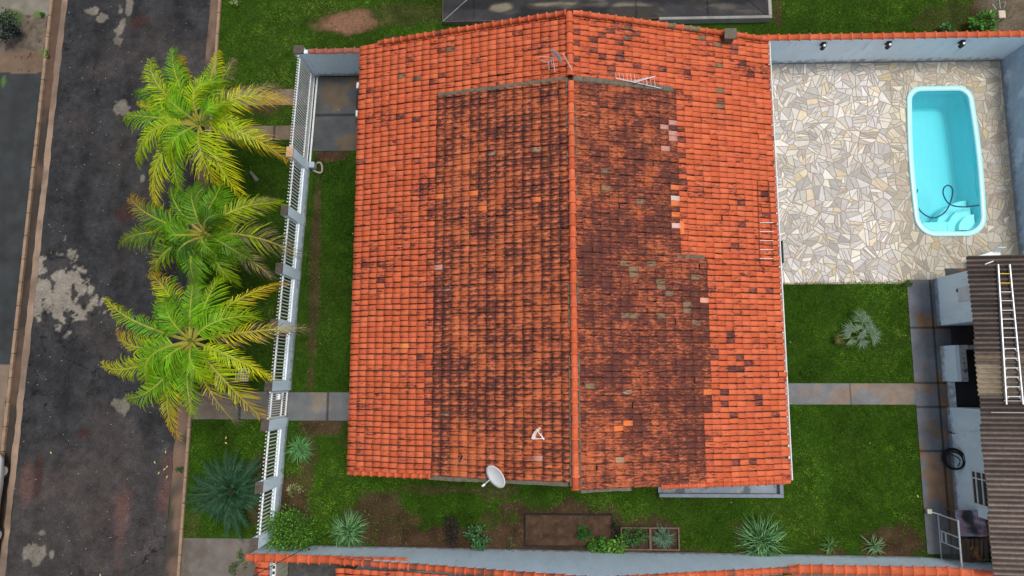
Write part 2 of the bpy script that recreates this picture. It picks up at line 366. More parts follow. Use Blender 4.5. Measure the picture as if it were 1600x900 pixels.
# road as a sheared grid so its edges stay straight
def strip_grid(name, La, Lb, ya, yb, nx, cell, z, colfn, m, kind='structure', zedge=None):
    ny = int((yb-ya)/cell)+1; T, Y = np.meshgrid(np.linspace(0, 1, nx), np.linspace(ya, yb, ny))
    xa = lerp_line(*La, Y); xb = lerp_line(*Lb, Y); X = xa+(xb-xa)*T
    # slightly ragged edges
    rag = (fbm(Y, Y*0, 2.0, 5)-.5)*.10
    X = X+np.where(T == 0, rag, 0)+np.where(T == 1, (fbm(Y, Y*0+9, 2.0, 8)-.5)*.08, 0)
    V = np.stack([X, Y, np.full_like(X, z)], -1).reshape(-1, 3); I = np.arange(nx*ny).reshape(ny, nx)
    F = np.stack([I[:-1, :-1], I[:-1, 1:], I[1:, 1:], I[1:, :-1]], -1).reshape(-1, 4)
    return set_meta(obj(name, V, F, m, None, col=colfn(X, Y).reshape(-1, 3), org=(0, 0, 0)), kind=kind)
strip_grid('road', RL, RR, -25, 35, 130, .055, .008, road_col, MT['road'])
# gutters and kerbs
def gut_col(a, b):
    return lambda x, y: np.array(a)*(.7+.6*fbm(x, y, 2, 3))[..., None]*(1-sstep(.5, .7, fbm(x, y, .8, 6))[..., None])+np.array(b)*(.7+.6*fbm(x, y, 2, 3))[..., None]*sstep(.5, .7, fbm(x, y, .8, 6))[..., None]
strip_grid('gutter', ((329, 0), (256, 900)), ((344, 0), (279, 900)), -25, 35, 5, .2, .012, gut_col((.15, .095, .065), (.045, .038, .032)), MT['path'])
strip_grid('gutter', ((97, 0), (-2, 900)), ((106, 0), (8, 900)), -25, 35, 5, .2, .020, gut_col((.27, .19, .135), (.17, .12, .09)), MT['path'])
strip_grid('gutter', ((84, 0), (-14, 900)), ((98, 0), (-1, 900)), -25, 35, 5, .2, .004, gut_col((.035, .027, .022), (.09, .055, .035)), MT['path'])
def kerb(a, b, w, h, nm='kerb'):
    mb = MB(); ys = np.arange(-25, 35, 1.0)
    for i, y in enumerate(ys):
        x0 = lerp_line(a, b, y); x1 = lerp_line(a, b, y+.985)
        mb.add([(x0, y, 0), (x0+w, y, 0), (x1+w, y+.985, 0), (x1, y+.985, 0), (x0, y, h), (x0+w, y, h), (x1+w, y+.985, h), (x1, y+.985, h)],
               [(0, 3, 2, 1), (4, 5, 6, 7), (0, 1, 5, 4), (1, 2, 6, 5), (2, 3, 7, 6), (3, 0, 4, 7)])
    o = mb.build(nm, MT['curb'], org=(0, 0, 0), bevel=.015); return set_meta(o, kind='structure')
kerb((343, 0), (278, 900), .12, .13)
kerb((81, 0), (-17, 900), .13, .14)

# pavement beyond the road (left): concrete, broken slabs, asphalt patch, tan slab
SWR = ((80, 0), (-18, 900))
def side_col(x, y):
    n = fbm(x, y, 2.2, 12)[..., None]; n2 = fbm(x, y, 6, 14)[..., None]
    y1, y2, y3, y4 = PY(50, 25), PY(50, 80), PY(40, 112), PY(10, 570)
    wob = (fbm(x, y, 1.3, 15)-.5)*.8
    conc = np.array([.19, .17, .135])*(.6+.7*n); rub = np.array([.12, .095, .07])*(.3+1.4*n2); slab = np.array([.15, .10, .065])*(.7+.5*n)
    asp = np.array([.030, .034, .036])*(.5+.9*n); tan = np.array([.19, .14, .10])*(.75+.4*n)
    cr = sstep(.012, .004, np.abs(fbm(x, y, 1.6, 92, 3)-.5))[..., None]; slab = slab*(1-cr*.8)
    cr2 = sstep(.02, .004, np.abs(fbm(x, y, 2.4, 95, 3)-.5))[..., None]; rub = rub*(1-cr2*.6)
    a = ((y < y1+wob*.3))[..., None]; b = (y < y2+wob*.1)[..., None]; c = (y < y3+wob*.5)[..., None]; d = (y < y4)[..., None]
    r = np.where(a, rub, conc); r = np.where(b, slab, r); r = np.where(c, asp, r); r = np.where(d, tan, r)
    gr = sstep(1.1, .7, ell(x, y, (20, 30, 18, 20), .6, 2, 3))[..., None]*.9
    r = r*(1-gr)+np.array([.05, .085, .02])*(.5+n)*gr
    for e in [(62, 24, 8, 6), (70, 84, 6, 8), (8, 128, 5, 10)]:
        gr = sstep(1.1, .6, ell(x, y, e, .6, 3, 3))[..., None]*.85
        r = r*(1-gr)+np.array([.06, .14, .02])*(.5+n)*gr
    return r
strip_grid('pavement', ((-300, 0), (-400, 900)), SWR, -25, 35, 170, .075, .09, side_col, MT['path'])
# the dark step between pavement edge and gutter is the kerb face

# concrete paths in the plot
def path_poly(name, pts, colfn, z=.02, sub=.12):
    xs = [p[0] for p in pts]; ys = [p[1] for p in pts]
    o = grid_sheet(name, min(xs), max(xs), min(ys), max(ys), sub, z, colfn, MT['path'])
    return o
def conc(base, stainc, th=.52, seed=1, joints=(), jx=()):
    def fn(x, y):
        n = fbm(x, y, 1.6, seed, 5)[..., None]; n2 = fbm(x, y, .9, seed+7, 5)
        m = (sstep(th, th+.14, n2)*.85)[..., None]
        c = np.array(base)*(.65+.7*n)*(1-m)+np.array(stainc)*(.7+.6*n)*m
        for j in joints:
            c = np.where((np.abs(y-j) < .035)[..., None], c*.35, c)
        for j in jx:
            c = np.where((np.abs(x-j) < .035)[..., None], c*.35, c)
        return c
    return fn
def rect(a, b, h=0.0):
    A = P(a[0], a[1], h); Bq = P(b[0], b[1], h); return [(A[0], Bq[1]), (Bq[0], A[1])]
XF = lambda y: lerp_line((497, 120), (450, 660), y)     # inner face of the front fence
yA, yB = PY(400, 655), PY(400, 612)
path_poly('path', [(PX(298, 655), yA), (XF(yA)+.05, yB)], conc((.125, .118, .105), (.16, .12, .085), .55, 3, jx=[PX(375, 630)]), sub=.06)
path_poly('path', [(XF(yA)-.02, PY(500, 657)), (-6.0, PY(500, 613))], conc((.12, .125, .13), (.19, .155, .12), .6, 4, jx=[PX(512, 640)]), z=.024, sub=.05)
for (t, b_) in ((140, 165), (197, 219)):
    path_poly('driveway_strip', [(PX(338, b_), PY(400, b_)), (XF(10)-.25, PY(400, t))], conc((.17, .125, .085), (.12, .095, .07), .55, 5+t, jx=[PX(428, b_), PX(372, b_)]), sub=.05)
path_poly('garage_floor', [(XF(11)+.0, PY(520, 236)), (-1.0, 12.95)], conc((.06, .065, .07), (.10, .072, .045), .5, 6, joints=[PY(520, 180)]), z=.028, sub=.06)
# lower pavement slab in front of the neighbour
path_poly('pavement_slab', [(PX(283, 900), -12), (XF(-8)-.3, PY(350, 841))], conc((.145, .125, .11), (.10, .085, .065), .5, 8, jx=[PX(410, 880)]), z=.03, sub=.06)
# right-hand walk and cross path
path_poly('path', [(15.13, -6.75), (16.75, PY(1440, 437))], conc((.125, .135, .15), (.20, .12, .065), .52, 12, joints=[PY(1440, 512), PY(1440, 636), PY(1440, 705), PY(1440, 598)], jx=[16.05]), z=.030, sub=.045)
path_poly('path', [(9.0, PY(1300, 632)), (15.16, PY(1300, 599))], conc((.145, .15, .155), (.21, .155, .115), .53, 16, jx=[12.6]), z=.024, sub=.045)
# inside of the shed
path_poly('shed_floor', [(16.7, -6.7), (21.5, 4.4)], conc((.05, .05, .052), (.16, .08, .04), .5, 19), z=.034, sub=.1)

# ------------------------------------------------------------------ lawns (blades)
def lawn(name, poly, dens, label, seed=1, hgt=.06, tone=(.046, .11, .008), excl=()):
    rg = np.random.default_rng(seed)
    poly = [tuple(map(float, p[:2])) for p in poly]
    xs = [p[0] for p in poly]; ys = [p[1] for p in poly]
    n = int((max(xs)-min(xs))*(max(ys)-min(ys))*dens)
    x = rg.uniform(min(xs), max(xs), n); y = rg.uniform(min(ys), max(ys), n)
    jx = x+(fbm(x, y, 2.2, 33)-.5)*.35; jy = y+(fbm(x, y, 2.2, 35)-.5)*.35
    k = inpoly(jx, jy, poly)
    for e in excl: k &= ~inpoly(x, y, e)
    s = soil(x, y); k &= rg.random(n) > s*.80
    x = x[k]; y = y[k]; s = s[k]; n = len(x)
    cl = fbm(x, y, .55, 71, 3); cl2 = fbm(x, y, 3.0, 73, 3); cl3 = fbm(x, y, 8.0, 75, 2)
    a = rg.uniform(0, 2*np.pi, n); L = hgt*(.6+.8*rg.random(n))*(.6+.8*cl2); wd = .013+.012*rg.random(n)
    ln = rg.uniform(.3, 1.1, n)
    dx, dy = np.cos(a), np.sin(a)
    b = np.stack([x, y, np.full(n, .002)], -1); sd_ = np.stack([-dy*wd/2, dx*wd/2, np.zeros(n)], -1)
    tip = b+np.stack([dx*L*ln, dy*L*ln, L*.8], -1)
    V = np.stack([b-sd_, b+sd_, tip], 1).reshape(-1, 3); F = np.arange(3*n).reshape(n, 3)
    br = 1.0*(.15+1.7*cl)*(.5+1.0*cl2)*(.5+1.0*cl3)*(.3+1.4*rg.random(n)**1.3)
    yel = rg.random(n)*.6*sstep(.4, .7, cl)+.35*s+.5*sstep(.56, .72, fbm(x, y, .8, 88, 4))
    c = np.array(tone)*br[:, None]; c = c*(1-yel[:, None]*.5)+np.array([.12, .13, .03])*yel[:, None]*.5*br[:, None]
    dry = rg.random(n) < (.012+.10*s); c[dry] = np.array([.20, .16, .07])
    C = np.repeat(c, 3, axis=0)
    o = obj(name, V, F, MT['grass'], None, col=C, org=(0, 0, 0))
    return set_meta(o, label, 'lawn', None, 'stuff')
KR = lambda py: P(0, py)[1]
def kx(y): return lerp_line((346, 0), (281, 900), y)
yt = 19.
fo = lambda y: XF(y)-.32
# verge outside the fence
y1, y2, y3, y4 = PY(400, 140), PY(400, 165), PY(400, 197), PY(400, 219); y5, y6 = PY(400, 612), PY(400, 656)
lawn('lawn', [(kx(y1), y1), (fo(y1), y1), (fo(12.9), 13.35), (26, 13.5), (26, yt), (kx(yt), yt)], 900, 'green grass plot above the house with bare reddish patch', 1, tone=(.052, .125, .009), excl=[[(-3.4, 14.0), (9.4, 14.0), (9.4, 20), (-3.4, 20)]])
lawn('lawn', [(kx(y3), y3), (fo(y3), y3), (fo(y2), y2), (kx(y2), y2)], 1000, 'narrow grass band between the two driveway strips', 2)
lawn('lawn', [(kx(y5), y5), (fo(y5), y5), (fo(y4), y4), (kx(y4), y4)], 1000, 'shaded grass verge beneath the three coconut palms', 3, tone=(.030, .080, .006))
y7 = PY(350, 840)
lawn('lawn', [(kx(y7), y7), (fo(y7), y7), (fo(y6), y6), (kx(y6), y6)], 1100, 'bright grass square round the dark cycad', 4, tone=(.046, .125, .006))
# inside
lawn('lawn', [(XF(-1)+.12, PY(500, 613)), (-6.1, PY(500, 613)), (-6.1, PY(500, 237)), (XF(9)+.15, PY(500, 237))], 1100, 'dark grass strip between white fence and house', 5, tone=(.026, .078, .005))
lawn('lawn', [(XF(-6.8)+.12, -6.62), (15.13, -6.72), (15.13, PY(1300, 632)), (9.1, PY(1300, 632)), (9.1, -3.0), (-6.1, -3.0), (-6.1, PY(500, 656)), (XF(-2)+.12, PY(500, 656))], 1000,
     'long lawn wrapping the lower side and lower right of house', 6, tone=(.062, .152, .009))
lawn('lawn', [(9.1, PY(1300, 598)), (15.13, PY(1300, 598)), (15.13, PY(1420, 437)), (9.1, PY(1220, 443))], 1100, 'square lawn between patio and path with the fan palm', 7, tone=(.052, .135, .008))

# ------------------------------------------------------------------ crazy paving patio
def clip_half(poly, nx, ny, d):       # keep nx*x+ny*y<=d
    out = []; m = len(poly)
    for i in range(m):
        a = poly[i]; b = poly[(i+1) % m]; da = nx*a[0]+ny*a[1]-d; db = nx*b[0]+ny*b[1]-d
        if da <= 0: out.append(a)
        if (da < 0 < db) or (db < 0 < da):
            t = da/(da-db); out.append((a[0]+(b[0]-a[0])*t, a[1]+(b[1]-a[1])*t))
    return out
def area(p): return .5*sum(p[i][0]*p[(i+1) % len(p)][1]-p[(i+1) % len(p)][0]*p[i][1] for i in range(len(p)))
def inset(poly, r):
    out = poly; m = len(poly)
    for i in range(m):
        a = poly[i]; b = poly[(i+1) % m]; ex, ey = b[0]-a[0], b[1]-a[1]; L = math.hypot(ex, ey)
        if L < 1e-6: continue
        nx, ny = ey/L, -ex/L; out = clip_half(out, nx, ny, nx*a[0]+ny*a[1]-r)
        if len(out) < 3: return []
    return out
def build_patio():
    rg = random.Random(5); st = .50; seeds = []
    X0, X1, Y0, Y1 = PAT_X0+.05, PAT_X1-.02, PAT_Y0+.05, PAT_Y1-.02
    y = Y0
    for j in range(int((Y1-Y0)/st)+1):
        for i in range(int((X1-X0)/st)+1):
            seeds.append((X0+(i+.5+rg.uniform(-.42, .42))*st, Y0+(j+.5+rg.uniform(-.42, .42))*st))
    S = np.array(seeds); V = []; F = []; C = []
    pal = [(.62, .56, .45), (.58, .54, .46), (.66, .61, .52), (.50, .47, .41), (.64, .53, .35), (.45, .42, .37), (.62, .58, .51), (.52, .43, .36), (.72, .67, .57), (.58, .54, .49), (.47, .43, .37), (.68, .62, .50), (.63, .60, .55)]
    for i, s in enumerate(seeds):
        poly = [(X0, Y0), (X1, Y0), (X1, Y1), (X0, Y1)]
        d2 = (S[:, 0]-s[0])**2+(S[:, 1]-s[1])**2
        for j in np.argsort(d2)[1:26]:
            q = seeds[j]; nx, ny = q[0]-s[0], q[1]-s[1]
            poly = clip_half(poly, nx, ny, (q[0]**2+q[1]**2-s[0]**2-s[1]**2)/2)
            if len(poly) < 3: break
        if len(poly) < 3: continue
        pieces = [poly]; tries = 0
        th = rg.uniform(0, math.pi)
        while tries < 6:
            tries += 1
            k = max(range(len(pieces)), key=lambda q: area(pieces[q])); pc = pieces[k]
            if area(pc) < (rg.uniform(.03, .085) if rg.random() < .75 else .16): break
            cx = sum(p[0] for p in pc)/len(pc); cy = sum(p[1] for p in pc)/len(pc)
            a = th+rg.gauss(0, .35)+(math.pi/2 if rg.random() < .13 else 0); nx, ny = math.cos(a), math.sin(a); d = nx*cx+ny*cy+rg.uniform(-.05, .05)
            p1 = clip_half(pc, nx, ny, d); p2 = clip_half(pc, -nx, -ny, -d)
            if len(p1) < 3 or len(p2) < 3 or abs(area(p1)) < .010 or abs(area(p2)) < .010: continue
            pieces.pop(k); pieces += [p1, p2]
        for pc in pieces:
            q = inset(pc, rg.uniform(.010, .018))
            if len(q) < 3 or abs(area(q)) < .004: continue
            cx = sum(p[0] for p in q)/len(q); cy = sum(p[1] for p in q)/len(q)
            if inpoly(np.array([cx]), np.array([cy]), pool_mid)[0]: continue
            qq = []
            for p in q:
                px_, py_ = p
                it = 0
                while inpoly(np.array([px_]), np.array([py_]), pool_mid)[0] and it < 40:
                    px_ += (cx-px_)*.12+(px_-PCX)*.03; py_ += (cy-py_)*.12+(py_-PCY)*.03; it += 1
                qq.append((px_, py_))
            # chip corners a little
            b = len(V); h = .016+rg.uniform(-.004, .006); m = len(qq)
            q2 = inset(qq, .006) if len(qq) >= 3 else qq
            c = pal[rg.randrange(len(pal))]; k = rg.uniform(.82, 1.12)
            region = .92+.22*(fbm(np.array([cx]), np.array([cy]), .35, 3)[0]-.5)*2
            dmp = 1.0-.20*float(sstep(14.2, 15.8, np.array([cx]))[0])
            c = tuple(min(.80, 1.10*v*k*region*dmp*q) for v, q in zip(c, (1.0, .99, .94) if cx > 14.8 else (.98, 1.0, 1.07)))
            tx, ty = rg.uniform(-.01, .01), rg.uniform(-.01, .01)
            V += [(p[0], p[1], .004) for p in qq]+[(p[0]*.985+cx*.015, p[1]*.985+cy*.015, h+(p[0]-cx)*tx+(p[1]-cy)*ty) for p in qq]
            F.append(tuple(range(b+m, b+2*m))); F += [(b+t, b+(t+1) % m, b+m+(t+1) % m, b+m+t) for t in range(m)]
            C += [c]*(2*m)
    pt = obj('patio', V, F, MT['stone'], None, col=C, org=((PAT_X0+PAT_X1)/2, (PAT_Y0+PAT_Y1)/2, 0)); set_meta(pt, kind='structure')
    # mortar bed: four strips round the pool and a fan in each rounded corner
    mx0, mx1, my0, my1 = POOL_X0+.1, POOL_X1-.1, POOL_Y0+.1, POOL_Y1-.1; zz = .006; VV = []; FF = []
    for (a, b, c, d) in ((PAT_X0, mx0, PAT_Y0, PAT_Y1), (mx1, PAT_X1, PAT_Y0, PAT_Y1), (mx0, mx1, PAT_Y0, my0), (mx0, mx1, my1, PAT_Y1)):
        q = len(VV); VV += [(a, c, zz), (b, c, zz), (b, d, zz), (a, d, zz)]; FF.append((q, q+1, q+2, q+3))
    pm = rrect(mx0, mx1, my0, my1, .77, .54, taper=.07, bulge=0); m4 = len(pm)//4
    for k, (cx, cy) in enumerate(((mx1, my1), (mx0, my1), (mx0, my0), (mx1, my0))):
        arc = pm[k*m4:(k+1)*m4]; q = len(VV); VV += [(cx, cy, zz)]+[(x, y, zz) for x, y in arc]
        FF += [(q, q+t+2, q+t+1) for t in range(m4-1)]
    me = obj('mortar_bed', VV, FF, MT['grout'], pt)
    return pt
build_patio()

# ------------------------------------------------------------------ swimming pool
pool = empty('swimming_pool', (PCX, PCY, 0), 'turquoise fibreglass swimming pool with pale rim set in stone patio', 'swimming pool')
n = len(pool_out)
RIMC = (.44, .82, .85); WALLC = (.19, .73, .78); FLC = (.2, .74, .78)
rings = [(pool_out, .0), (pool_out, .06), (rrect(POOL_X0+.03, POOL_X1-.03, POOL_Y0+.03, POOL_Y1-.03, .82, .6, taper=.07), .085), (pool_in, .08), (rrect(POOL_X0+.21, POOL_X1-.21, POOL_Y0+.21, POOL_Y1-.21, .68, .45, taper=.07), .05)]
V = []; F = []; C = []
for r, z in rings: V += [(x, y, z) for x, y in r]; C += [RIMC]*n
for k in range(len(rings)-1): F += [(k*n+i, k*n+(i+1) % n, (k+1)*n+(i+1) % n, (k+1)*n+i) for i in range(n)]
obj('rim', V, F, MT['poolshell'], pool, col=C, smooth=True)
V = []; F = []; C = []
lv = [(.21, .05), (.22, -.12), (.24, -.14), (.28, -.5), (.33, -1.22), (.42, -1.30)]
for ins, z in lv:
    r = rrect(POOL_X0+ins, POOL_X1-ins-(.06 if z < -1 else 0), POOL_Y0+ins, POOL_Y1-ins-(.15 if z < -1 else 0), max(.2, .92-ins), max(.2, .68-ins), taper=.07)
    V += [(x, y, z) for x, y in r]; C += [WALLC if z < 0 else RIMC]*n
for k in range(len(lv)-1): F += [(k*n+i, k*n+(i+1) % n, (k+1)*n+(i+1) % n, (k+1)*n+i) for i in range(n)]
F.append(tuple((len(lv)-1)*n+i for i in range(n)))
obj('basin', V, F, MT['poolshell'], pool, col=C, smooth=False)
# bench along the lower end and rounded corner steps
mb = MB(); x0, x1, yb = POOL_X0+.3, POOL_X1-.3, POOL_Y0+.28
SC1 = (.40, .86, .86)
mb.prism([(x0+.25, yb+.02), (x1-.05, yb+.02), (x1-.05, yb+.85), (x1-.7, yb+.72), (x1-1.0, yb+.42), (x0+.02, yb+.42)], -1.28, -.42, SC1)
o = mb.build('bench', MT['poolshell'], pool)
def qdisc(cx, cy, r, z0, z1, c):
    return [(cx, cy)]+[(cx-r*math.sin(math.radians(a)), cy+r*math.cos(math.radians(a))) for a in range(0, 91, 9)]
for r, z, c in ((1.35, -.62, (.33, .82, .84)), (1.0, -.40, (.42, .86, .86)), (.66, -.20, (.52, .88, .88))):
    mb = MB(); mb.prism(qdisc(x1-.03, yb+.03, r, 0, 0, 0)[::-1], -1.28, z, c); mb.build('step', MT['poolshell'], pool)
# water
m = bpy.data.materials.new('pool_water'); m.use_nodes = True; nn = m.node_tree.nodes; ll = m.node_tree.links
for q in list(nn): nn.remove(q)
out = nn.new('ShaderNodeOutputMaterial'); tr = nn.new('ShaderNodeBsdfTransparent'); tr.inputs[0].default_value = (.66, .92, .945, 1)
gl = nn.new('ShaderNodeBsdfGlossy'); gl.inputs['Roughness'].default_value = .06; gl.inputs[0].default_value = (.8, .9, 1, 1)
fr = nn.new('ShaderNodeFresnel'); fr.inputs[0].default_value = 1.33; mx = nn.new('ShaderNodeMixShader')
tn = nn.new('ShaderNodeTexNoise'); tn.inputs['Scale'].default_value = 5.5; tn.inputs['Detail'].default_value = 4; bp = nn.new('ShaderNodeBump'); bp.inputs['Strength'].default_value = .6; bp.inputs['Distance'].default_value = .05
ll.new(tn.outputs['Fac'], bp.inputs['Height']); ll.new(bp.outputs[0], fr.inputs['Normal']); ll.new(bp.outputs[0], gl.inputs['Normal'])
ll.new(fr.outputs[0], mx.inputs[0]); ll.new(tr.outputs[0], mx.inputs[1]); ll.new(gl.outputs[0], mx.inputs[2]); ll.new(mx.outputs[0], out.inputs[0])
MT['water'] = m
wr = rrect(POOL_X0+.215, POOL_X1-.215, POOL_Y0+.215, POOL_Y1-.215, .68, .45, taper=.07)
obj('water', [(x, y, .0) for x, y in wr], [tuple(range(len(wr)))], MT['water'], pool)
hp = [(935, 285), (925, 330), (935, 390), (970, 435), (1030, 462), (1090, 440), (1130, 390), (1152, 320), (1150, 275), (1125, 258), (1100, 275), (1095, 310), (1115, 355), (1150, 383), (1220, 393), (1318, 383)]
def spline(pts, k=6):
    out = []; pts = [np.array(p, float) for p in pts]
    for i in range(len(pts)-1):
        p0 = pts[max(i-1, 0)]; p1 = pts[i]; p2 = pts[i+1]; p3 = pts[min(i+2, len(pts)-1)]
        for t in np.linspace(0, 1, k, endpoint=False):
            out.append(.5*((2*p1)+(-p0+p2)*t+(2*p0-5*p1+4*p2-p3)*t*t+(-p0+3*p1-3*p2+p3)*t**3))
    out.append(pts[-1]); return out
mb = MB(); mb.tube(spline([P(1200+x/4, 225+y/4, .02) for x, y in hp]), .028, 6, (.008, .05, .14))
set_meta(mb.build('vacuum_hose', MT['vcol']), 'thin dark blue hose looping on the pool water', 'hose')

# ------------------------------------------------------------------ clay tiles
ORANGE = [(.57, .124, .052), (.60, .133, .056), (.54, .113, .048), (.62, .148, .066), (.57, .127, .060)]
def tile_field(name, xr, zr, xe, ze, y0, y1, parent, special=None, oldfn=None, pu=.33, pv=.2, seed=2, lift=0.0, keepfn=None, keep_y=None, smat='tile', edge=None):
    """rows of overlapping clay tiles from ridge (xr,zr) down to eave (xe,ze); run across y0..y1"""
    rg = np.random.default_rng(seed)
    L = math.hypot(xe-xr, ze-zr); nu = int(round(L/pu)); nv = int(round((y1-y0)/pv)); pv = (y1-y0)/nv; pu = L/nu
    U = np.array([(xe-xr)/L, 0, (ze-zr)/L]); N = np.array([-(ze-zr)/L*np.sign(xe-xr), 0, abs(xe-xr)/L])
    pv_new = [(-.02, -.038), (.07, -.034), (.11, .021), (.20, .031), (.5, .034), (.80, .031), (.93, .024), (.965, -.032)]
    pv_old = [(-.02, -.010), (.03, -.002), (.09, .026), (.30, .036), (.46, .030), (.54, .014), (.62, .029), (.80, .032), (.94, .022), (.985, -.004)]
    V = []; F = []; C = []; AG = []; GSH = []; b = 0
    colr = rg.random(nu+2); cols = rg.random(nu+2)
    rowj = rg.normal(0, .006, nv+1)
    sp = {}
    if special:
        for (x, y, c, ag) in special:
            iu = int((abs(x-xr)/abs(U[0]))/pu); iv = int((y-y0)/pv); sp[(iu, iv)] = (c, ag)
    for iu in range(nu):
        for iv in range(nv):
            u0 = iu*pu; xc = xr+U[0]*(u0+pu/2); yc = y0+(iv+.5)*pv
            if keepfn and not keepfn(xc, yc): continue
            old = oldfn(xc, yc) if oldfn else 0.0
            prof = pv_old if old > 0 else pv_new
            jy = rg.normal(0, .005)+rowj[iv]+.010*math.sin(iu*.6+iv*.05); ju = rg.normal(0, .008)+(rg.uniform(.02, .05) if rg.random() < .02 else 0); jz = rg.normal(0, .004); sk = rg.normal(0, .009)
            c = np.array(ORANGE[rg.integers(len(ORANGE))])*rg.uniform(.90, 1.06); ag = 0.0
            if old > 0:
                ag = old+rg.normal(0, .025)+(colr[iu]-.5)*(.17 if xe < xr else .08); ag = min(ag, .64)
                c = c*np.array([.92, 1.10, 1.05])*rg.uniform(.85, 1.02)
                if rg.random() < .006: c = np.array([.34, .21, .13])*rg.uniform(.8, 1.2); ag -= .06
            else:
                nb_ = fbm(np.array([xc]), np.array([yc]), .5, 21)[0]-.5; ag = .17+rg.random()*.12+nb_*.40
                if edge:
                    dd = abs(xc-np.interp(yc, *edge)) if yc < OLD_T else 9
                    if dd < 1.6: ag += .34*math.exp(-dd/.45)*rg.random()**.7
                r = rg.random()
                if r < .014: ag = .50+rg.random()*.1
                elif r < .10: ag = .36+.06*rg.random()
            if (iu, iv) in sp:
                c, ag = sp[(iu, iv)]; c = np.array(c)
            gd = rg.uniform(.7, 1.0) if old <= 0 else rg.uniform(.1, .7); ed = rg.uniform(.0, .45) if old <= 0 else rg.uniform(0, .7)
            hl = .011
            up = lift+(.03 if old > 0 else 0)
            us = (-.04, .012, .035, .42, 1.0)
            m = len(prof)
            for k, uu in enumerate(us):
                for (v, h) in prof:
                    base = np.array([xr, 0, zr])+U*(u0+uu*pu+ju)+N*(h+up+jz+hl*uu)
                    V.append((base[0], y0+(iv+v)*pv+jy+sk*uu, base[2])); C.append(c)
                    bump = -(.30 if xe < xr else .05)*math.exp(-((uu-.42)/.2)**2)*math.exp(-((v-.36)/.25)**2) if old > 0 else 0
                    AG.append(ag+bump); GSH.append(gd if (v < .08 or v > .95) else (ed if k < 2 else 0))  # groove and lap vertices carry the painted shade of the gaps
            for (v, h) in prof:        # lower lip
                base = np.array([xr, 0, zr])+U*(u0+pu+ju)+N*(h+up+jz-.014)
                V.append((base[0], y0+(iv+v)*pv+jy+sk, base[2])); C.append(c); AG.append(ag); GSH.append(ed)
            for k in range(len(us)):
                for q in range(m-1):
                    F.append((b+k*m+q, b+k*m+q+1, b+(k+1)*m+q+1, b+(k+1)*m+q))
            b += m*(len(us)+1)
    F = np.array(F, dtype=np.int32)
    if xe < xr: F = F[:, ::-1]
    # normal towards up
    o = obj(name, np.array(V), np.ascontiguousarray(F), MT[smat], parent, col=np.array(C), attrs={'age': AG, 'gap_shade': GSH}, org=(0, 0, 0))
    return o
def cap_row(a, b, r=.10, seg=.42, c0=None, seed=3, flat=1.0, lift=0.0, over=.05, ncol=None):
    """half-round cap tiles laid from a to b, returns MB"""
    rg = random.Random(seed); a = Vector(a); b = Vector(b); d = b-a; L = d.length; k = max(1, int(round(L/seg))); d.normalize()
    side = d.cross(Vector((0, 0, 1))).normalized(); up = side.cross(d).normalized(); mb = MB()
    for i in range(k):
        s0 = a+d*(L*i/k-(over if i else 0)); s1 = a+d*(L*(i+1)/k); V = []; F = []
        c = ORANGE[rg.randrange(5)]; q = rg.uniform(.85, 1.12); c = tuple(v*q for v in c)
        if ncol and rg.random() < ncol[0]: c = ncol[1]
        js = side*rg.gauss(0, .004); m = 9
        st = [(s0, r*.84, 0), (s1-d*.06, r*.96, .006), (s1-d*.055, r*1.18, .012), (s1, r*1.20, .014)]
        for (p, rr, z) in st:
            for t in range(m):
                an = math.pi*t/(m-1); V.append(p+js+side*rr*math.cos(an)+up*(rr*flat*math.sin(an)+z+lift))
        for w_ in range(3):
            for t in range(m-1): F.append((w_*m+t, w_*m+t+1, (w_+1)*m+t+1, (w_+1)*m+t))
        # end lip
        for t in range(m):
            an = math.pi*t/(m-1); V.append(s1+js+side*r*.8*math.cos(an)+up*(r*.8*flat*math.sin(an)+lift))
        for t in range(m-1): F.append((3*m+t, 3*m+t+1, 4*m+t+1, 4*m+t))
        mb.add(V, F, c)
    return mb

# ------------------------------------------------------------------ the house
RX, RZ = 1.29, 5.10; EXL, EXR, EZ = -6.76, 9.02, 2.92
HY0, HY1 = -3.5, 12.88
zl = lambda x: RZ-(RX-x)*(RZ-EZ)/(RX-EXL); zr_ = lambda x: RZ-(x-RX)*(RZ-EZ)/(EXR-RX)
def roofz(x): return zl(x) if x < RX else zr_(x)
def onroof(px, py, dz=0.05):
    z = 4.0
    for _ in range(8): p = P(px, py, z); z = roofz(p[0])+dz
    return P(px, py, z)
house = empty('house', ((EXL+EXR)/2, (HY0+HY1)/2, 0), 'large house with long gabled roof of orange clay tiles, dark old tiles along its middle', 'house')
OLD_T = onroof(890, 124)[1]
def side_bound(pts):
    W = [onroof(*p) for p in pts]; W.sort(key=lambda q: q[1])
    return [q[1] for q in W], [q[0] for q in W]
lb = side_bound([(686, 148), (682, 300), (679, 450), (673, 600), (668, 735)])
rb = side_bound([(1050, 150), (1054, 300), (1058, 396), (1101, 403), (1104, 560), (1108, 750)])
def oldfn_l(x, y):
    if y > OLD_T or x < np.interp(y, *lb)+.12*(vnoise(y*5, 0, 3)-.3): return 0
    f = float(fbm(np.array([x]), np.array([y]), .35, 61)[0])
    a = .60+(f-.5)*.36
    if y < -1.2: a -= .09*min(1, (-1.2-y)/1.2)
    if x < np.interp(y, *lb)+.7: a += .10
    if x > RX-2.2: a -= .03
    return a
def oldfn_r(x, y):
    if y > OLD_T or x > np.interp(y, *rb): return 0
    f = float(fbm(np.array([x]), np.array([y]), .35, 65)[0])
    a = .645+(f-.5)*.40
    if y < -1.6: a -= .12*min(1, (-1.6-y)/1.3)
    if x < RX+.7: a -= .05
    return a
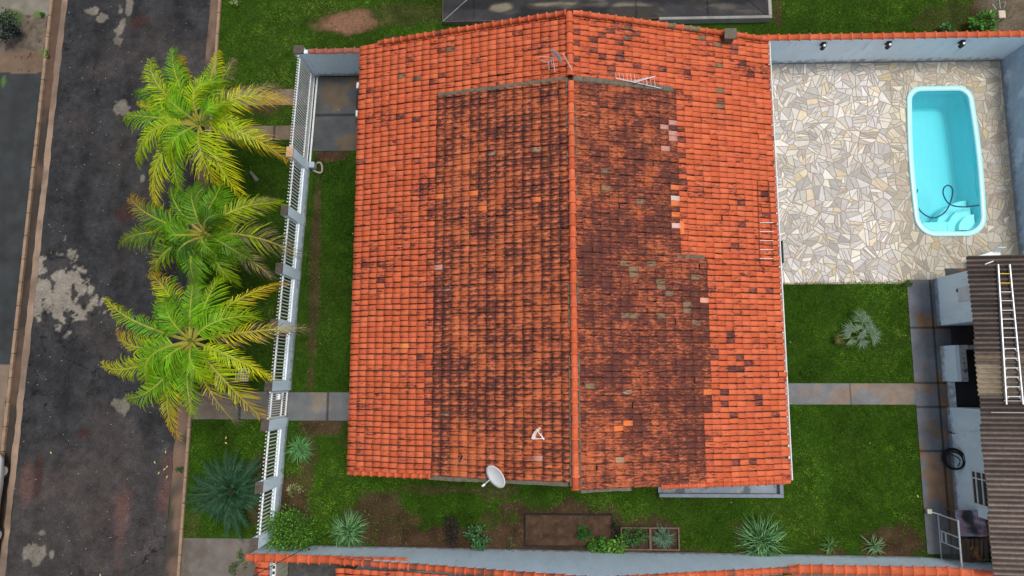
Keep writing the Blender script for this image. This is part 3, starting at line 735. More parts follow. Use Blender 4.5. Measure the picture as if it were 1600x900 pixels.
PINK = (.50, .25, .20); FRESH = (.68, .18, .06); DARKT = (.30, .09, .06); GRN = (.24, .16, .095)
def sp(lst): return [(*onroof(x, y)[:2], c, a) for (x, y, c, a) in lst]
specL = sp([(745, 301, FRESH, 0), (760, 324, FRESH, .1), (685, 306, FRESH, .1), (835, 717, PINK, .1), (684, 418, PINK, .1), (838, 313, FRESH, .1), (625, 543, (.7, .25, .07), .1),
            (656, 559, DARKT, .52), (668, 586, DARKT, .52), (674, 257, DARKT, .52), (623, 120, GRN, .42), (650, 122, GRN, .42), (708, 78, GRN, .42), (624, 186, DARKT, .52), (651, 186, DARKT, .52), (692, 118, DARKT, .52)]
           + [(567+i*14, 253, DARKT, .50) for i in range(1)])
specR = sp([(1045, 190, PINK, .1), (1045, 207, PINK, .1), (1031, 200, PINK, .2), (1045, 218, PINK, .25), (1045, 235, PINK, .1), (1048, 290, FRESH, 0), (1049, 307, (.60, .45, .40), .1), (1049, 318, FRESH, .25), (1049, 334, FRESH, .3),
            (1050, 354, (.66, .42, .36), 0), (1094, 466, (.72, .33, .22), 0), (1098, 610, FRESH, .1), (974, 665, FRESH, .15), (973, 672, FRESH, .15),
            (1063, 270, DARKT, .60), (1063, 287, DARKT, .60), (1063, 243, DARKT, .60), (1190, 300, DARKT, .60), (1192, 306, DARKT, .60), (1152, 315, DARKT, .52), (1163, 348, DARKT, .52), (1150, 383, DARKT, .52), (1198, 335, DARKT, .52),
            (1140, 525, DARKT, .60), (1143, 530, DARKT, .60), (1150, 556, DARKT, .60), (1145, 574, DARKT, .60), (1158, 572, DARKT, .60), (1172, 565, DARKT, .60), (1133, 610, DARKT, .60), (1135, 628, DARKT, .60), (1113, 545, DARKT, .60), (1114, 555, DARKT, .60),
            (1190, 618, DARKT, .60), (1190, 628, DARKT, .60), (1150, 647, DARKT, .60), (1154, 722, DARKT, .52), (1170, 722, DARKT, .52), (1205, 455, DARKT, .52), (1180, 455, DARKT, .52),
            (985, 44, GRN, .42), (997, 54, DARKT, .48), (998, 103, DARKT, .52), (955, 50, DARKT, .44), (925, 77, DARKT, .52), (940, 90, DARKT, .52), (968, 68, DARKT, .52), (968, 82, DARKT, .52), (955, 108, DARKT, .52), (980, 60, GRN, .42), (1030, 107, DARKT, .48),
            (900, 48, DARKT, .48), (903, 68, DARKT, .52), (903, 90, DARKT, .52), (925, 60, DARKT, .52), (940, 55, DARKT, .48), (968, 95, DARKT, .52), (952, 115, DARKT, .52), (1126, 105, GRN, .42), (1126, 145, GRN, .42), (1126, 155, DARKT, .44), (1126, 165, GRN, .42),
            (1097, 62, GRN, .42), (1123, 70, GRN, .42), (1150, 76, DARKT, .52), (1150, 83, DARKT, .48), (1165, 95, DARKT, .48), (1060, 218, DARKT, .52)]
           + [(x, y, GRN, .42) for (x, y) in [(970, 410), (985, 417), (985, 425), (1012, 410), (1026, 437), (1026, 446), (1040, 455), (1068, 474), (1068, 482), (1082, 436), (1094, 505), (985, 495), (970, 495), (1028, 493), (950, 268), (1005, 315), (938, 292), (928, 600)]])
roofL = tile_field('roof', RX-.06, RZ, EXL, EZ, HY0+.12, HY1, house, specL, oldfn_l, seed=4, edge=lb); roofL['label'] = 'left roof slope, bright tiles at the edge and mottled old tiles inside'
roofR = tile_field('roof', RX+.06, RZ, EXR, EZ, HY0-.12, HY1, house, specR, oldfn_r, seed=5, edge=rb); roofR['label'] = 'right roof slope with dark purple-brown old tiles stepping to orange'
# boards under the tiles (closes gaps)
mb = MB()
for xe, sg in ((EXL+.12, -1), (EXR-.12, 1)):
    y0, y1 = HY0+(.2 if sg < 0 else 0), HY1-.06
    mb.add([(RX, y0, RZ-.06), (xe, y0, EZ-.03), (xe, y1, EZ-.03), (RX, y1, RZ-.06), (RX, y0, RZ-.16), (xe, y0, EZ-.13), (xe, y1, EZ-.13), (RX, y1, RZ-.16)],
           [(0, 1, 2, 3), (7, 6, 5, 4), (0, 4, 5, 1), (1, 5, 6, 2), (2, 6, 7, 3), (3, 7, 4, 0)])
mb.build('roof_boards', MT['wood'], house)
cap_row((RX, HY1-.02, RZ+.075), (RX, OLD_T+.1, RZ+.075), .135, .40, seed=8).build('ridge_cap', MT['tile_cap'], roofL, smooth=True)
cap_row((RX+.03, OLD_T-.1, RZ+.10), (RX+.03, HY0-.1, RZ+.10), .125, .40, seed=9).build('ridge_cap', MT['tile_cap'], roofL, smooth=True)
# mortar bedding at both sides of the lower ridge, lumpy
mb = MB(); rg = random.Random(4)
for s in (-1, 1):
    y = OLD_T
    while y > HY0+.2:
        ln = rg.uniform(.25, .5)
        if y < 1.0 or rg.random() < .35: MB().box(RX+.03+s*.15-.035, RX+.03+s*.15+rg.uniform(.02, .05), y-ln*.9, y, RZ-.02, RZ+.075).build('ridge_mortar', MT['mortar'], roofL, bevel=.015)
        y -= ln
# verge caps along the upper gable
x592 = onroof(592, 66)[0]
cap_row((x592, HY1-.04, roofz(x592)+.09), (RX-.1, HY1-.04, RZ+.09), .10, .335, seed=10, ncol=(.06, DARKT)).build('verge_cap', MT['tile_cap'], roofL, smooth=True)
cap_row((RX+.12, HY1-.04, RZ+.09), (EXR, HY1-.04, EZ+.09), .10, .335, seed=11, ncol=(.06, GRN)).build('verge_cap', MT['tile_cap'], roofR, smooth=True)
# second course under the caps
# bottom verge tiles
cap_row((EXR-.05, HY0-.13, EZ+.04), (4.2, HY0-.13, roofz(4.2)+.04), .085, .33, seed=12).build('verge_cap', MT['tile_cap'], roofR, smooth=True)
cap_row((EXL+.05, HY0+.10, EZ+.04), (-3.6, HY0+.10, roofz(-3.6)+.04), .085, .33, seed=13).build('verge_cap', MT['tile_cap'], roofL, smooth=True)
# mortar upstand across the head of the old tiles
def ridge_box(xa, xb, ya, yb, dz0, dz1, k=10):
    mb = MB(); rg = random.Random(int(abs(xa)*10))
    xs = np.linspace(xa, xb, k+1)
    for i in range(k):
        x0, x1 = xs[i], xs[i+1]; z0, z1 = roofz(x0), roofz(x1)
        e = rg.uniform(-.012, .012)
        mb.add([(x0, ya+e, z0+dz0), (x1, ya+e, z1+dz0), (x1, yb+e, z1+dz0), (x0, yb+e, z0+dz0), (x0, ya+e, z0+dz1), (x1, ya+e, z1+dz1), (x1, yb+e, z1+dz1), (x0, yb+e, z0+dz1)],
               [(0, 3, 2, 1), (4, 5, 6, 7), (0, 1, 5, 4), (1, 2, 6, 5), (2, 3, 7, 6), (3, 0, 4, 7)])
    return mb
xl = onroof(684, 146)[0]; xr2 = onroof(1051, 146)[0]
ridge_box(xl, RX-.1, OLD_T-.03, OLD_T+.11, -.02, .10).build('mortar_upstand', MT['mortar'], roofL, bevel=.02)
ridge_box(RX+.1, xr2, OLD_T-.06, OLD_T+.14, -.02, .12).build('mortar_upstand', MT['mortar'], roofR, bevel=.02)
xs0, xs1 = onroof(1058, 398)[0], onroof(1100, 402)[0]; ys = onroof(1080, 400)[1]
ridge_box(xs0, xs1, ys-.09, ys+.05, -.02, .08, 4).build('mortar_upstand', MT['mortar'], roofR, bevel=.02)
ridge_box(onroof(668, 735)[0], RX-.2, HY0-.02, HY0+.12, -.14, .0, 8).build('verge_mortar', MT['mortar'], roofL)
ridge_box(RX+.2, 3.2, HY0-.22, HY0-.1, -.14, -.01, 5).build('verge_mortar', MT['mortar'], roofR)
mb = MB(); xx, yy, zz = onroof(1066, 357, .06); mb.box(xx-.09, xx+.06, yy-.22, yy+.25, zz-.02, zz+.05, FRESH); o = mb.build('loose_tile', MT['tile_cap'], roofR); 
# gutter on the right eave
mb = MB(); gx = EXR+.055
y0g = PY(1222, 455, 2.8)
mb.box(gx-.07, gx-.03, HY0-.1, HY1, EZ-.22, EZ-.04); mb.box(gx-.03, gx+.02, HY0-.1, HY1, EZ-.17, EZ-.13); mb.box(gx+.02, gx+.045, HY0-.1, HY1, EZ-.17, EZ-.04)
mb.build('gutter', MT['white'], house)
# walls with gable
WX0, WX1, WY0, WY1 = EXL+.75, EXR-.28, HY0+.35, HY1-.12
mb = MB()
gx0 = onroof(642, 300)[0]
V = [(WX0, WY0, 0), (WX1, WY0, 0), (WX1, WY0, roofz(WX1)-.2), (RX, WY0, RZ-.2), (WX0, WY0, roofz(WX0)-.2)]
V2 = [(x, WY1, z) for x, _, z in V]
mb.add(V+V2, [(0, 1, 2, 3, 4), (9, 8, 7, 6, 5), (1, 6, 7, 2), (0, 4, 9, 5)][:3]+[(0, 4, 9, 5)])
# garage mouth: leave the wall but recess it behind the car bay
for i in range(0): pass
o = mb.build('wall', MT['wallp'], house)
# carve garage: replace left wall part by boxes
bpy.data.objects.remove(o)
mb = MB()
GB0, GB1 = PY(560, 236, 0), WY1          # garage bay along y
mb.add([(WX0, WY0, 0), (WX1, WY0, 0), (WX1, WY0, roofz(WX1)-.2), (RX, WY0, RZ-.2), (WX0, WY0, roofz(WX0)-.2)], [(0, 1, 2, 3, 4)])
mb.add([(WX0, WY1, 0), (WX1, WY1, 0), (WX1, WY1, roofz(WX1)-.2), (RX, WY1, RZ-.2), (WX0, WY1, roofz(WX0)-.2)], [(4, 3, 2, 1, 0)])
mb.add([(WX1, WY0, 0), (WX1, WY1, 0), (WX1, WY1, roofz(WX1)-.2), (WX1, WY0, roofz(WX1)-.2)], [(0, 1, 2, 3)])
mb.box(WX0, WX0+.15, WY0+.01, GB0, 0, roofz(WX0)-.2)
mb.box(WX0+.16, WX0+5.6, GB0-.15, GB0, 0, 3.0); mb.box(WX0+5.61, WX0+5.75, GB0-.15, WY1-.01, 0, 3.0)
mb.build('wall', MT['wallp'], house)
for yy in (0.4, 4.2, -1.8):
    f = MB().box(WX0-.04, WX0-.005, yy-.75, yy+.75, 1.0, 2.2).build('window', MT['white'], house)
    MB().box(WX0-.06, WX0-.042, yy-.67, yy+.67, 1.08, 2.12).build('pane', MT['glass'], f)
for yy in (-.6, 1.8):
    f = MB().box(WX1+.005, WX1+.04, yy-.6, yy+.6, 1.0, 2.2).build('window', MT['white'], house)
    MB().box(WX1+.042, WX1+.06, yy-.52, yy+.52, 1.08, 2.12).build('pane', MT['glass'], f)
MB().box(WX0-.05, WX0-.005, PY(540, 655), PY(540, 625), .02, 2.1).build('door', MT['wood'], house)
dyy = PY(1232, 615)
MB().box(WX1+.005, WX1+.05, dyy-.5, dyy+.4, .02, 2.1).build('door', MT['dark'], house)
# narrow concrete strip along right wall
set_meta(MB().box(WX1+.02, 9.22, HY0-.1, 12.9, .0, .05, (.3, .3, .29)).build('wall_footing', MT['path'], org=(9, 4, 0)), kind='structure')
f = MB(); mb = MB().box(9.10, 9.16, PY(1218, 412), PY(1218, 381), .4, 1.8, (.02, .03, .035))
mb = MB(); cX, cY = PX(1218, 397), PY(1218, 397)
mb.box(cX-.09, cX-.03, PY(1218, 414), PY(1218, 380), .0, .55, (.015, .03, .032)); o = mb.build('drain_channel_cover', MT['vcol'], bevel=.01)
set_meta(o, 'narrow dark green panel standing against house wall beside the patio', 'panel')
# rear trough beyond lower eave
tr = empty('wash_trough', (*P(1125, 770)[:2], 0), 'grey cement trough with low walls under the lower eave', 'trough')
xa, xb = PX(1028, 775), PX(1220, 775); ya, yb2 = PY(1100, 777.5, .35), WY0
mb = MB(); mb.box(xa, xb, ya, ya+.14, 0, .35); mb.box(xb-.14, xb, ya+.141, yb2, 0, .35); mb.build('low_wall', mat('trough_cement', (.19, .22, .26), .8, noise=[(4, .15), (20, .15)]), tr, bevel=.01)
mb = MB(); mb.box(xa+.0, xb-.141, ya+.141, yb2, 0, .12); mb.build('trough_floor', mat('wet_cement', (.20, .24, .28), .5, noise=[(2, .2)], stain=[(1.6, .55, .05, (.05, .055, .065), .8), (2.4, .62, .04, (.35, .29, .2), .7)]), tr)
MB().box(xa-.32, xa-.01, yb2-.9, yb2, 0, .08, (.3, .23, .15)).build('cement_pad', MT['path'], tr)
def chim():
    c = onroof(1136, 62, 0.0); t = empty('chimney_vent', c, 'square mossy concrete chimney pot at the upper roof edge', 'chimney')
    x, y, z = c; mb = MB(); mb.box(x-.17, x+.17, y-.17, y+.17, z-.15, z+.42); mb.build('shaft', MT['mortar'], t, bevel=.02)
    MB().box(x-.23, x+.23, y-.21, y+.21, z+.421, z+.49).build('cap', MT['mortar'], t, bevel=.02)
chim()

def dish(name, px, py, r, dirv, h, label, ring=False):
    c = onroof(px, py, h) if not ring else onroof(px, py, h)
    d = Vector(dirv).normalized(); a = d.cross(Vector((0, 0, 1))).normalized(); b = a.cross(d)
    t = empty(name, (c[0], c[1], c[2]-h), label, 'satellite dish'); C0 = Vector(c); V = []; F = []
    N = 28
    for layer in (0, 1):
        for k in range(6):
            rr = r*k/5; dep = .16*r*(1-(k/5)**2)
            for i in range(N):
                an = 2*math.pi*i/N; p = C0+a*rr*math.cos(an)+b*rr*1.08*math.sin(an)-d*(dep+layer*.012); V.append(p)
    for layer in (0, 1):
        o_ = layer*6*N
        for k in range(5):
            for i in range(N):
                i2 = (i+1) % N; q = (o_+k*N+i, o_+k*N+i2, o_+(k+1)*N+i2, o_+(k+1)*N+i); F.append(q if layer == 0 else q[::-1])
    for i in range(N): i2 = (i+1) % N; F.append((5*N+i, 5*N+i2, 11*N+i2, 11*N+i))
    obj('reflector', V, F, MT['white'] if not ring else MT['whited'], t, smooth=True)
    f = C0+d*r*.95-b*r*.55
    mb = MB(); mb.tube([C0-b*r*.98, f], .016, 6); mb.build('feed_arm', MT['whited'], t)
    mb = MB(); mb.tube([f-d*.05, f+d*.07], .035, 8, (.8, .8, .78)); mb.build('feed_horn', MT['white'], t)
    mb = MB(); base = Vector((c[0]-.12*d.x, c[1]-.12*d.y, c[2]-h)); mb.tube([base, C0-d*(.16*r+.05)], .022, 6); mb.tube([C0-d*(.16*r+.05), C0-d*.16*r], .05, 8)
    mb.build('mount_pole', MT['whited'], t)
    return t
dish('satellite_dish', 774, 745, .42, (-.66, -.45, .62), .55, 'solid white satellite dish on lower edge of roof with its arm to the lower left')
# small ring dish
t = empty('satellite_dish', onroof(838, 677, 0), 'small white offset dish with open tripod arms amid the mottled tiles', 'satellite dish')
c = Vector(onroof(838, 677, .22)); d = Vector((.62, -.45, .35)).normalized(); a = d.cross(Vector((0, 0, 1))).normalized(); b = a.cross(d)
mb = MB(); V = []; F = []; N = 20
for k in range(4):
    rr = .24*k/3
    for i in range(N): an = 2*math.pi*i/N; V.append(c+a*rr*math.cos(an)+b*rr*math.sin(an)-d*.06*(1-(k/3)**2))
for k in range(3):
    for i in range(N): F.append((k*N+i, k*N+(i+1) % N, (k+1)*N+(i+1) % N, (k+1)*N+i))
mb.add(V, F); mb.build('reflector', MT['white'], t, smooth=True)
f = c+d*.30; mb = MB()
for an in (0, 2.1, 4.2): mb.tube([c+a*.23*math.cos(an)+b*.23*math.sin(an), f], .014, 6)
mb.build('feed_arm', MT['white'], t); MB().tube([f-d*.04, f+d*.05], .03, 8, (.8, .8, .8)).build('feed_horn', MT['white'], t)
MB().tube([Vector(onroof(838, 677, 0)), c-d*.05], .02, 6).build('mount_pole', MT['whited'], t)

# antennas
t = empty('television_antenna', onroof(872, 92, 0), 'pale grid reflector antenna with bent mast beside the ridge', 'antenna')
def roofpt(x, y, h=.1): return Vector(onroof(x, y, h))
mb = MB(); mb.tube([roofpt(895, 112, .12), roofpt(880, 84, .9)], .017, 6); mb.build('mast', MT['whited'], t)
mb = MB(); q = [roofpt(860, 78, .75), roofpt(866, 81, .9), roofpt(875, 88, 1.0), roofpt(876, 97, .8), roofpt(871, 95, .6)]
V = [roofpt(859, 78, .7), roofpt(868, 80, .95), roofpt(875, 89, 1.0), roofpt(878, 98, .8), roofpt(874, 97, .6), roofpt(867, 86, .6)]
V2 = [p+Vector((.01, .01, .03)) for p in V]; mb.add(V+V2, [(0, 1, 2, 3, 4, 5), (11, 10, 9, 8, 7, 6)]+[(i, (i+1) % 6, 6+(i+1) % 6, 6+i) for i in range(6)]); mb.build('reflector', MT['whited'], t)
mb = MB()
for a_, b_ in (((867, 88), (857, 98)), ((857, 98), (858, 109)), ((864, 92), (867, 112)), ((861, 95), (863, 104)), ((857, 98), (845, 94)), ((866, 90), (843, 88))):
    mb.tube([roofpt(*a_, .6), roofpt(*b_, .35)], .012, 5)
mb.build('element', MT['whited'], t)
t = empty('television_antenna', onroof(995, 125, 0), 'broken comb antenna lying along the mortar upstand on right slope', 'antenna')
mb = MB(); mb.tube([roofpt(962, 122, .2), roofpt(1033, 138, .15)], .016, 6); mb.tube([roofpt(990, 129, .25), roofpt(1024, 119, .4)], .018, 6); mb.tube([roofpt(986, 128, .2), roofpt(1012, 121, .3)], .012, 6); mb.build('boom', MT['whited'], t)
mb = MB()
for i, x in enumerate((963, 969, 975, 981, 987, 993, 1000, 1006, 1012, 1018, 1024)):
    y = 122+(x-962)*.225; mb.tube([roofpt(x, y, .18), roofpt(x-2, y-9-(i*37 % 6), .3)], .008, 5)
mb.tube([roofpt(1011, 132, .3), roofpt(1009, 124, .45)], .014, 5)
mb.build('element', MT['whited'], t)
# ladder-like frame at the right eave
t = empty('roof_ladder', onroof(1192, 345, 0), 'thin rusty ladder lying on right roof slope, five of its rungs white', 'ladder')
for a, b in (((1184, 281), (1188, 414)), ((1201, 281), (1209, 414))): MB().tube([roofpt(*a, .09), roofpt(*b, .09)], .012, 6).build('rail', MT['rust'], t)
for y in (348, 362, 376, 390, 404): MB().tube([roofpt(1187, y, .1), roofpt(1208, y, .1)], .012, 6).build('rung', MT['white'], t)['label'] = 'white rung'
for y in (291, 305, 319, 333): MB().tube([roofpt(1185, y, .1), roofpt(1203, y, .1)], .010, 6).build('rung', MT['rust'], t)
# small debris on the mossy part
mb = MB(); mb.tube([roofpt(712, 727, .06), roofpt(728, 713, .1)], .018, 5, (.3, .2, .15)); mb.tube([roofpt(718, 722, .07), roofpt(722, 712, .12)], .03, 5, (.02, .02, .02))
set_meta(mb.build('fallen_branch', MT['vcol']), 'short dark dead branch caught on lower left roof tiles', 'branch')

# ------------------------------------------------------------------ car in the garage and white car across the road
def make_car(name, loc, rz, label, paint, glassm):
    root = empty(name, loc, label, 'car')
    st = [(-2.0, .55, .35, .52), (-1.93, .70, .30, .68), (-1.75, .80, .25, .80), (-1.2, .84, .22, .90), (-.75, .85, .22, .95), (-.1, .80, .22, 1.40), (.9, .80, .22, 1.45), (1.6, .82, .22, 1.12), (1.9, .78, .26, .95), (2.02, .66, .34, .70)]
    V = []; F = []; K = 12
    for (x, hw, z0, z1) in st:
        zs = min(z1, .92)
        top = hw*.74 if z1 > 1.1 else hw*.9
        ring = [(-hw*.85, z0), (-hw, z0+.12), (-hw*1.0, (z0+zs)/2), (-hw*.97, zs-.06), (-top, z1-.05), (-top*.6, z1), (0, z1+.015), (top*.6, z1), (top, z1-.05), (hw*.97, zs-.06), (hw, (z0+zs)/2), (hw, z0+.12)]
        V += [(x, y, z) for y, z in ring]
    for i in range(len(st)-1):
        for k in range(K): F.append((i*K+k, (i+1)*K+k, (i+1)*K+(k+1) % K, i*K+(k+1) % K))
    F += [tuple(range(K)), tuple((len(st)-1)*K+k for k in range(K))[::-1]]
    R = Matrix.Rotation(rz, 4, 'Z'); T = Matrix.Translation(loc)
    tf = lambda L: [tuple(T @ R @ Vector(p)) for p in L]
    def part(nm, V_, F_, m_, par=root, sm=False):
        return obj(nm, tf(V_), F_, m_, par, col=[(1, 1, 1)]*len(V_), smooth=sm)
    body = part('body', V, F, paint, sm=True)
    for sx in (-1, 1):
        g = MB()
        if sx < 0: g.add([(-.72, -.60, .975), (-.72, .60, .975), (-.14, .56, 1.40), (-.14, -.56, 1.40)], [(0, 1, 2, 3)]); nm = 'windscreen'
        else: g.add([(1.50, -.56, 1.20), (1.50, .56, 1.20), (.95, .56, 1.47), (.95, -.56, 1.47)], [(3, 2, 1, 0)]); nm = 'rear_window'
        part(nm, g.v, g.f, glassm)
    for s in (-1, 1):
        g = MB(); g.box(-1.97, -1.80, s*.62-.13, s*.62+.13, .58, .74); part('headlight', g.v, g.f, MT['white'])
        g = MB(); g.add([(-.55, s*.83, .98), (.0, s*.70, 1.34), (.95, s*.70, 1.36), (1.35, s*.82, 1.0)], [(0, 1, 2, 3)]); part('side_window', g.v, g.f, glassm)
        for x in (-1.25, 1.25):
            g = MB(); g.tube([(x, s*.62, .31), (x, s*.795, .31)], .31, 16); wh = part('wheel', g.v, g.f, MT['black'])
            g = MB(); g.tube([(x, s*.797, .31), (x, s*.81, .31)], .19, 12); part('rim', g.v, g.f, MT['metal'], wh)
    g = MB(); g.box(-2.03, -1.98, -.26, .26, .42, .52); part('grille', g.v, g.f, MT['black'])
    for s in (-1, 1): g = MB(); g.box(-.35, -.25, min(s*.84, s*.95), max(s*.84, s*.95), .95, 1.08); part('mirror', g.v, g.f, MT['black'])
    return root
cp = P(556, 156, .7)
make_car('parked_car', (cp[0]+2.0, cp[1], .03), 0, 'dark car parked in the garage with its nose poking out below the roof edge', mat('dark_car_paint', (.03, .035, .045), .25, spec=.6), MT['glass'])
cp = P(8, 712, .6)
make_car('parked_car', (PX(8, 706, .60)-.925, PY(0, 703)-2.05, .09), -math.pi/2, 'white car at the left picture edge, only its pointed corner showing', mat('white_car_paint', (.75, .77, .76), .3, spec=.5), MT['glass'])

# ------------------------------------------------------------------ front fence
def pil_y(px, py): return P(px, py, 2.15)[1]
fence = empty('front_fence', (XF(3)-.1, 2, 0), 'white front fence of low wall, square pillars and upright bars facing the street', 'fence')
PY_ = [pil_y(462, 237), pil_y(455, 328), pil_y(448, 419), pil_y(441, 507), pil_y(436, 603), pil_y(427, 665), pil_y(418, 762), pil_y(410, 850)]
def xfence(y): return XF(y)
def skew_box(mb, y0, y1, o0, o1, z0, z1, c=(1, 1, 1)):
    """box that follows the fence line; offsets measured from the inner face towards the street"""
    a0, a1 = XF(y0), XF(y1)
    V = [(a0-o1, y0, z0), (a0-o0, y0, z0), (a1-o0, y1, z0), (a1-o1, y1, z0), (a0-o1, y0, z1), (a0-o0, y0, z1), (a1-o0, y1, z1), (a1-o1, y1, z1)]
    mb.add(V, [(0, 3, 2, 1), (4, 5, 6, 7), (0, 1, 5, 4), (1, 2, 6, 5), (2, 3, 7, 6), (3, 0, 4, 7)], c)
gate_ped = (PY_[5], PY_[4])
for i, y in enumerate(PY_):
    mb = MB(); skew_box(mb, y-.20, y+.20, -.02, .24, 0, 2.12); p = mb.build('pillar', MT['wallp'], fence, bevel=.01)
    mb = MB(); skew_box(mb, y-.21, y+.21, -.03, .25, 2.121, 2.17); mb.build('pillar_cap', MT['tan'] if i == 0 else MT['cap'], p)
for i in range(len(PY_)-1):
    ya, yb_ = PY_[i+1]+.205, PY_[i]-.205
    if i == 4: continue
    mb = MB(); skew_box(mb, ya, yb_, .0, .16, 0, .66); mb.build('low_wall', MT['wallp'], fence, bevel=.01)
    for z in (.72, 1.72): mb = MB(); skew_box(mb, ya, yb_, .05, .11, z, z+.05); mb.build('rail', MT['white'], fence)
    mb = MB(); k = int((yb_-ya)/.135)
    for q in range(k+1):
        yy = ya+.03+(yb_-ya-.06)*q/k; mb.bar((XF(yy)-.08, yy, .66), (XF(yy)-.08, yy, 2.02), .035, .035)
    mb.build('bar_panel', MT['white'], fence)
# pedestrian gate
g = empty('garden_gate', (XF(PY(440, 640))-.08, PY(440, 640), 0), 'small white barred gate closing the footpath between two fence pillars', 'gate')
ya, yb_ = PY_[5]+.22, PY_[4]-.22
mb = MB()
for z in (.12, .62, 1.75): skew_box(mb, ya, yb_, .05, .11, z, z+.07)
skew_box(mb, ya, ya+.05, .05, .11, .1, 2.0); skew_box(mb, yb_-.05, yb_, .05, .11, .1, 2.0); mb.build('gate_frame', MT['white'], g)
mb = MB(); k = 10
for q in range(k+1):
    yy = ya+.06+(yb_-ya-.12)*q/k; mb.bar((XF(yy)-.08, yy, .12), (XF(yy)-.08, yy, 2.0), .03, .03)
mb.build('bars', MT['white'], g)
mb = MB(); skew_box(mb, yb_-.32, yb_-.1, .0, .16, .95, 1.15); mb.build('lock_box', MT['white'], g)
# driveway gate
g = empty('driveway_gate', (XF(10)-.1, 11, 0), 'long white sliding gate of slanting-looking bars across the driveway', 'gate')
ya, yb_ = PY_[0]+.22, 12.95
mb = MB()
for z, h in ((.06, .07), (.50, .06), (1.90, .05)): skew_box(mb, ya, yb_, .10, .16, z, z+h)
skew_box(mb, ya, ya+.06, .10, .16, .05, 2.1); skew_box(mb, yb_-.06, yb_, .10, .16, .05, 2.1); mb.build('gate_frame', MT['white'], g)
mb = MB(); skew_box(mb, ya+.06, yb_-.06, .12, .14, .13, .50); mb.build('kick_panel', MT['whited'], g)
mb = MB(); k = int((yb_-ya)/.115)
for q in range(k+1):
    yy = ya+.06+(yb_-ya-.12)*q/k; mb.bar((XF(yy)-.13, yy, .5), (XF(yy)-.13, yy, 2.15), .035, .035)
mb.build('bars', MT['white'], g)
mb = MB(); skew_box(mb, ya, yb_, -.02, .05, 0, .06); mb.build('track', MT['whited'], g)
# gate motor and pipe beside the pillar
c = P(492, 262)
t = empty('gate_motor', (c[0], c[1], 0), 'small grey box with beige pipe on soil beside the fence pillar', 'gate motor')
MB().box(c[0]-.16, c[0]+.08, c[1]-.1, c[1]+.16, 0, .35, (.35, .42, .45)).build('housing', MT['vcol'], t, bevel=.02)
pp = [P(495+x, 256+y, .06) for x, y in ((0, -1), (5, -2), (8, 3), (8, 12), (3, 14), (-6, 10))]
MB().tube(spline(pp, 4), .045, 8, (.30, .26, .20)).build('pipe', MT['vcol'], t, smooth=True)

# ------------------------------------------------------------------ boundary walls
# upper wall, garage side
wtop = empty('boundary_wall', (-8, 13.2, 0), 'short pale wall closing the driveway, weathered pinkish tiles on top', 'wall')
MB().box(XF(13)-.22, -6.0, 13.02, 13.17, 0, 2.1).build('wall', MT['wallp'], wtop)
cap_row((XF(13)+.25, 13.1, 2.1), (-6.4, 13.1, 2.1), .12, .40, seed=21, flat=.6, ncol=(1.0, (.33, .12, .085))).build('coping', MT['tile_cap'], wtop, smooth=True)
MB().box(XF(13)-.3, XF(13)+.08, 12.98, 13.3, 0, 2.15).build('end_pillar', MT['wallp'], wtop, bevel=.01)
MB().box(XF(13)-.32, XF(13)+.1, 12.96, 13.32, 2.151, 2.22).build('pillar_cap', MT['cap'], wtop, bevel=.01)
w2 = empty('boundary_wall', (15, 13.35, 0), 'long pale blue wall behind the pool patio with orange tile coping', 'wall')
MB().box(9.03, 26, 13.28, 13.43, 0, 2.1).build('wall', MT['wallp'], w2)
cap_row((8.95, 13.37, 2.1), (26, 13.37, 2.1), .135, .41, seed=22, flat=.55).build('coping', MT['tile_cap'], w2, smooth=True)
for i, px in enumerate((1286, 1388, 1503)):
    c = P(px, 69, 1.75)
    lab = ('left', 'middle', 'right')[i]
    t = empty('wall_lamp', (c[0], 13.28, 1.6), f'{lab} one of three small black lamps below the wall coping', 'lamp', 'black lamps on the patio wall')
    mb = MB(); mb.box(c[0]-.09, c[0]+.09, 13.23, 13.278, 1.62, 1.86); mb.build('bracket', MT['black'], t)
    mb = MB(); mb.tube([(c[0], 13.12, 1.62), (c[0], 13.12, 1.88)], .085, 10); mb.build('lamp_shade', MT['black'], t)
    MB().tube([(c[0], 13.12, 1.881), (c[0], 13.12, 1.90)], .05, 10).build('bulb', MT['white'], t)
w3 = empty('boundary_wall', (19.8, 8, 0), 'dull blue side wall right of the pool with peeling patches', 'wall')
MB().box(19.72, 19.88, 4.4, 13.27, 0, 2.2).build('wall', MT['wallq'], w3)
# lower boundary wall + neighbour's gable wall
w4 = empty('boundary_wall', (4, -6.8, 0), 'pale blue wall along the lower garden edge, orange coping at its left end', 'wall')
WB = [(-11.2, -6.60), (-7.5, -6.63), (8.5, -6.80), (14.9, -6.86), (20.3, -7.25)]
def YB(x): return float(np.interp(x, [p[0] for p in WB], [p[1] for p in WB]))
def zat(px, py, y):         # height of a point seen at (px,py) in the plane Y=y
    lo, hi = 0., 12.
    for _ in range(40):
        mid = (lo+hi)/2
        if P(px, py, mid)[1] < y: lo = mid
        else: hi = mid
    return (lo+hi)/2

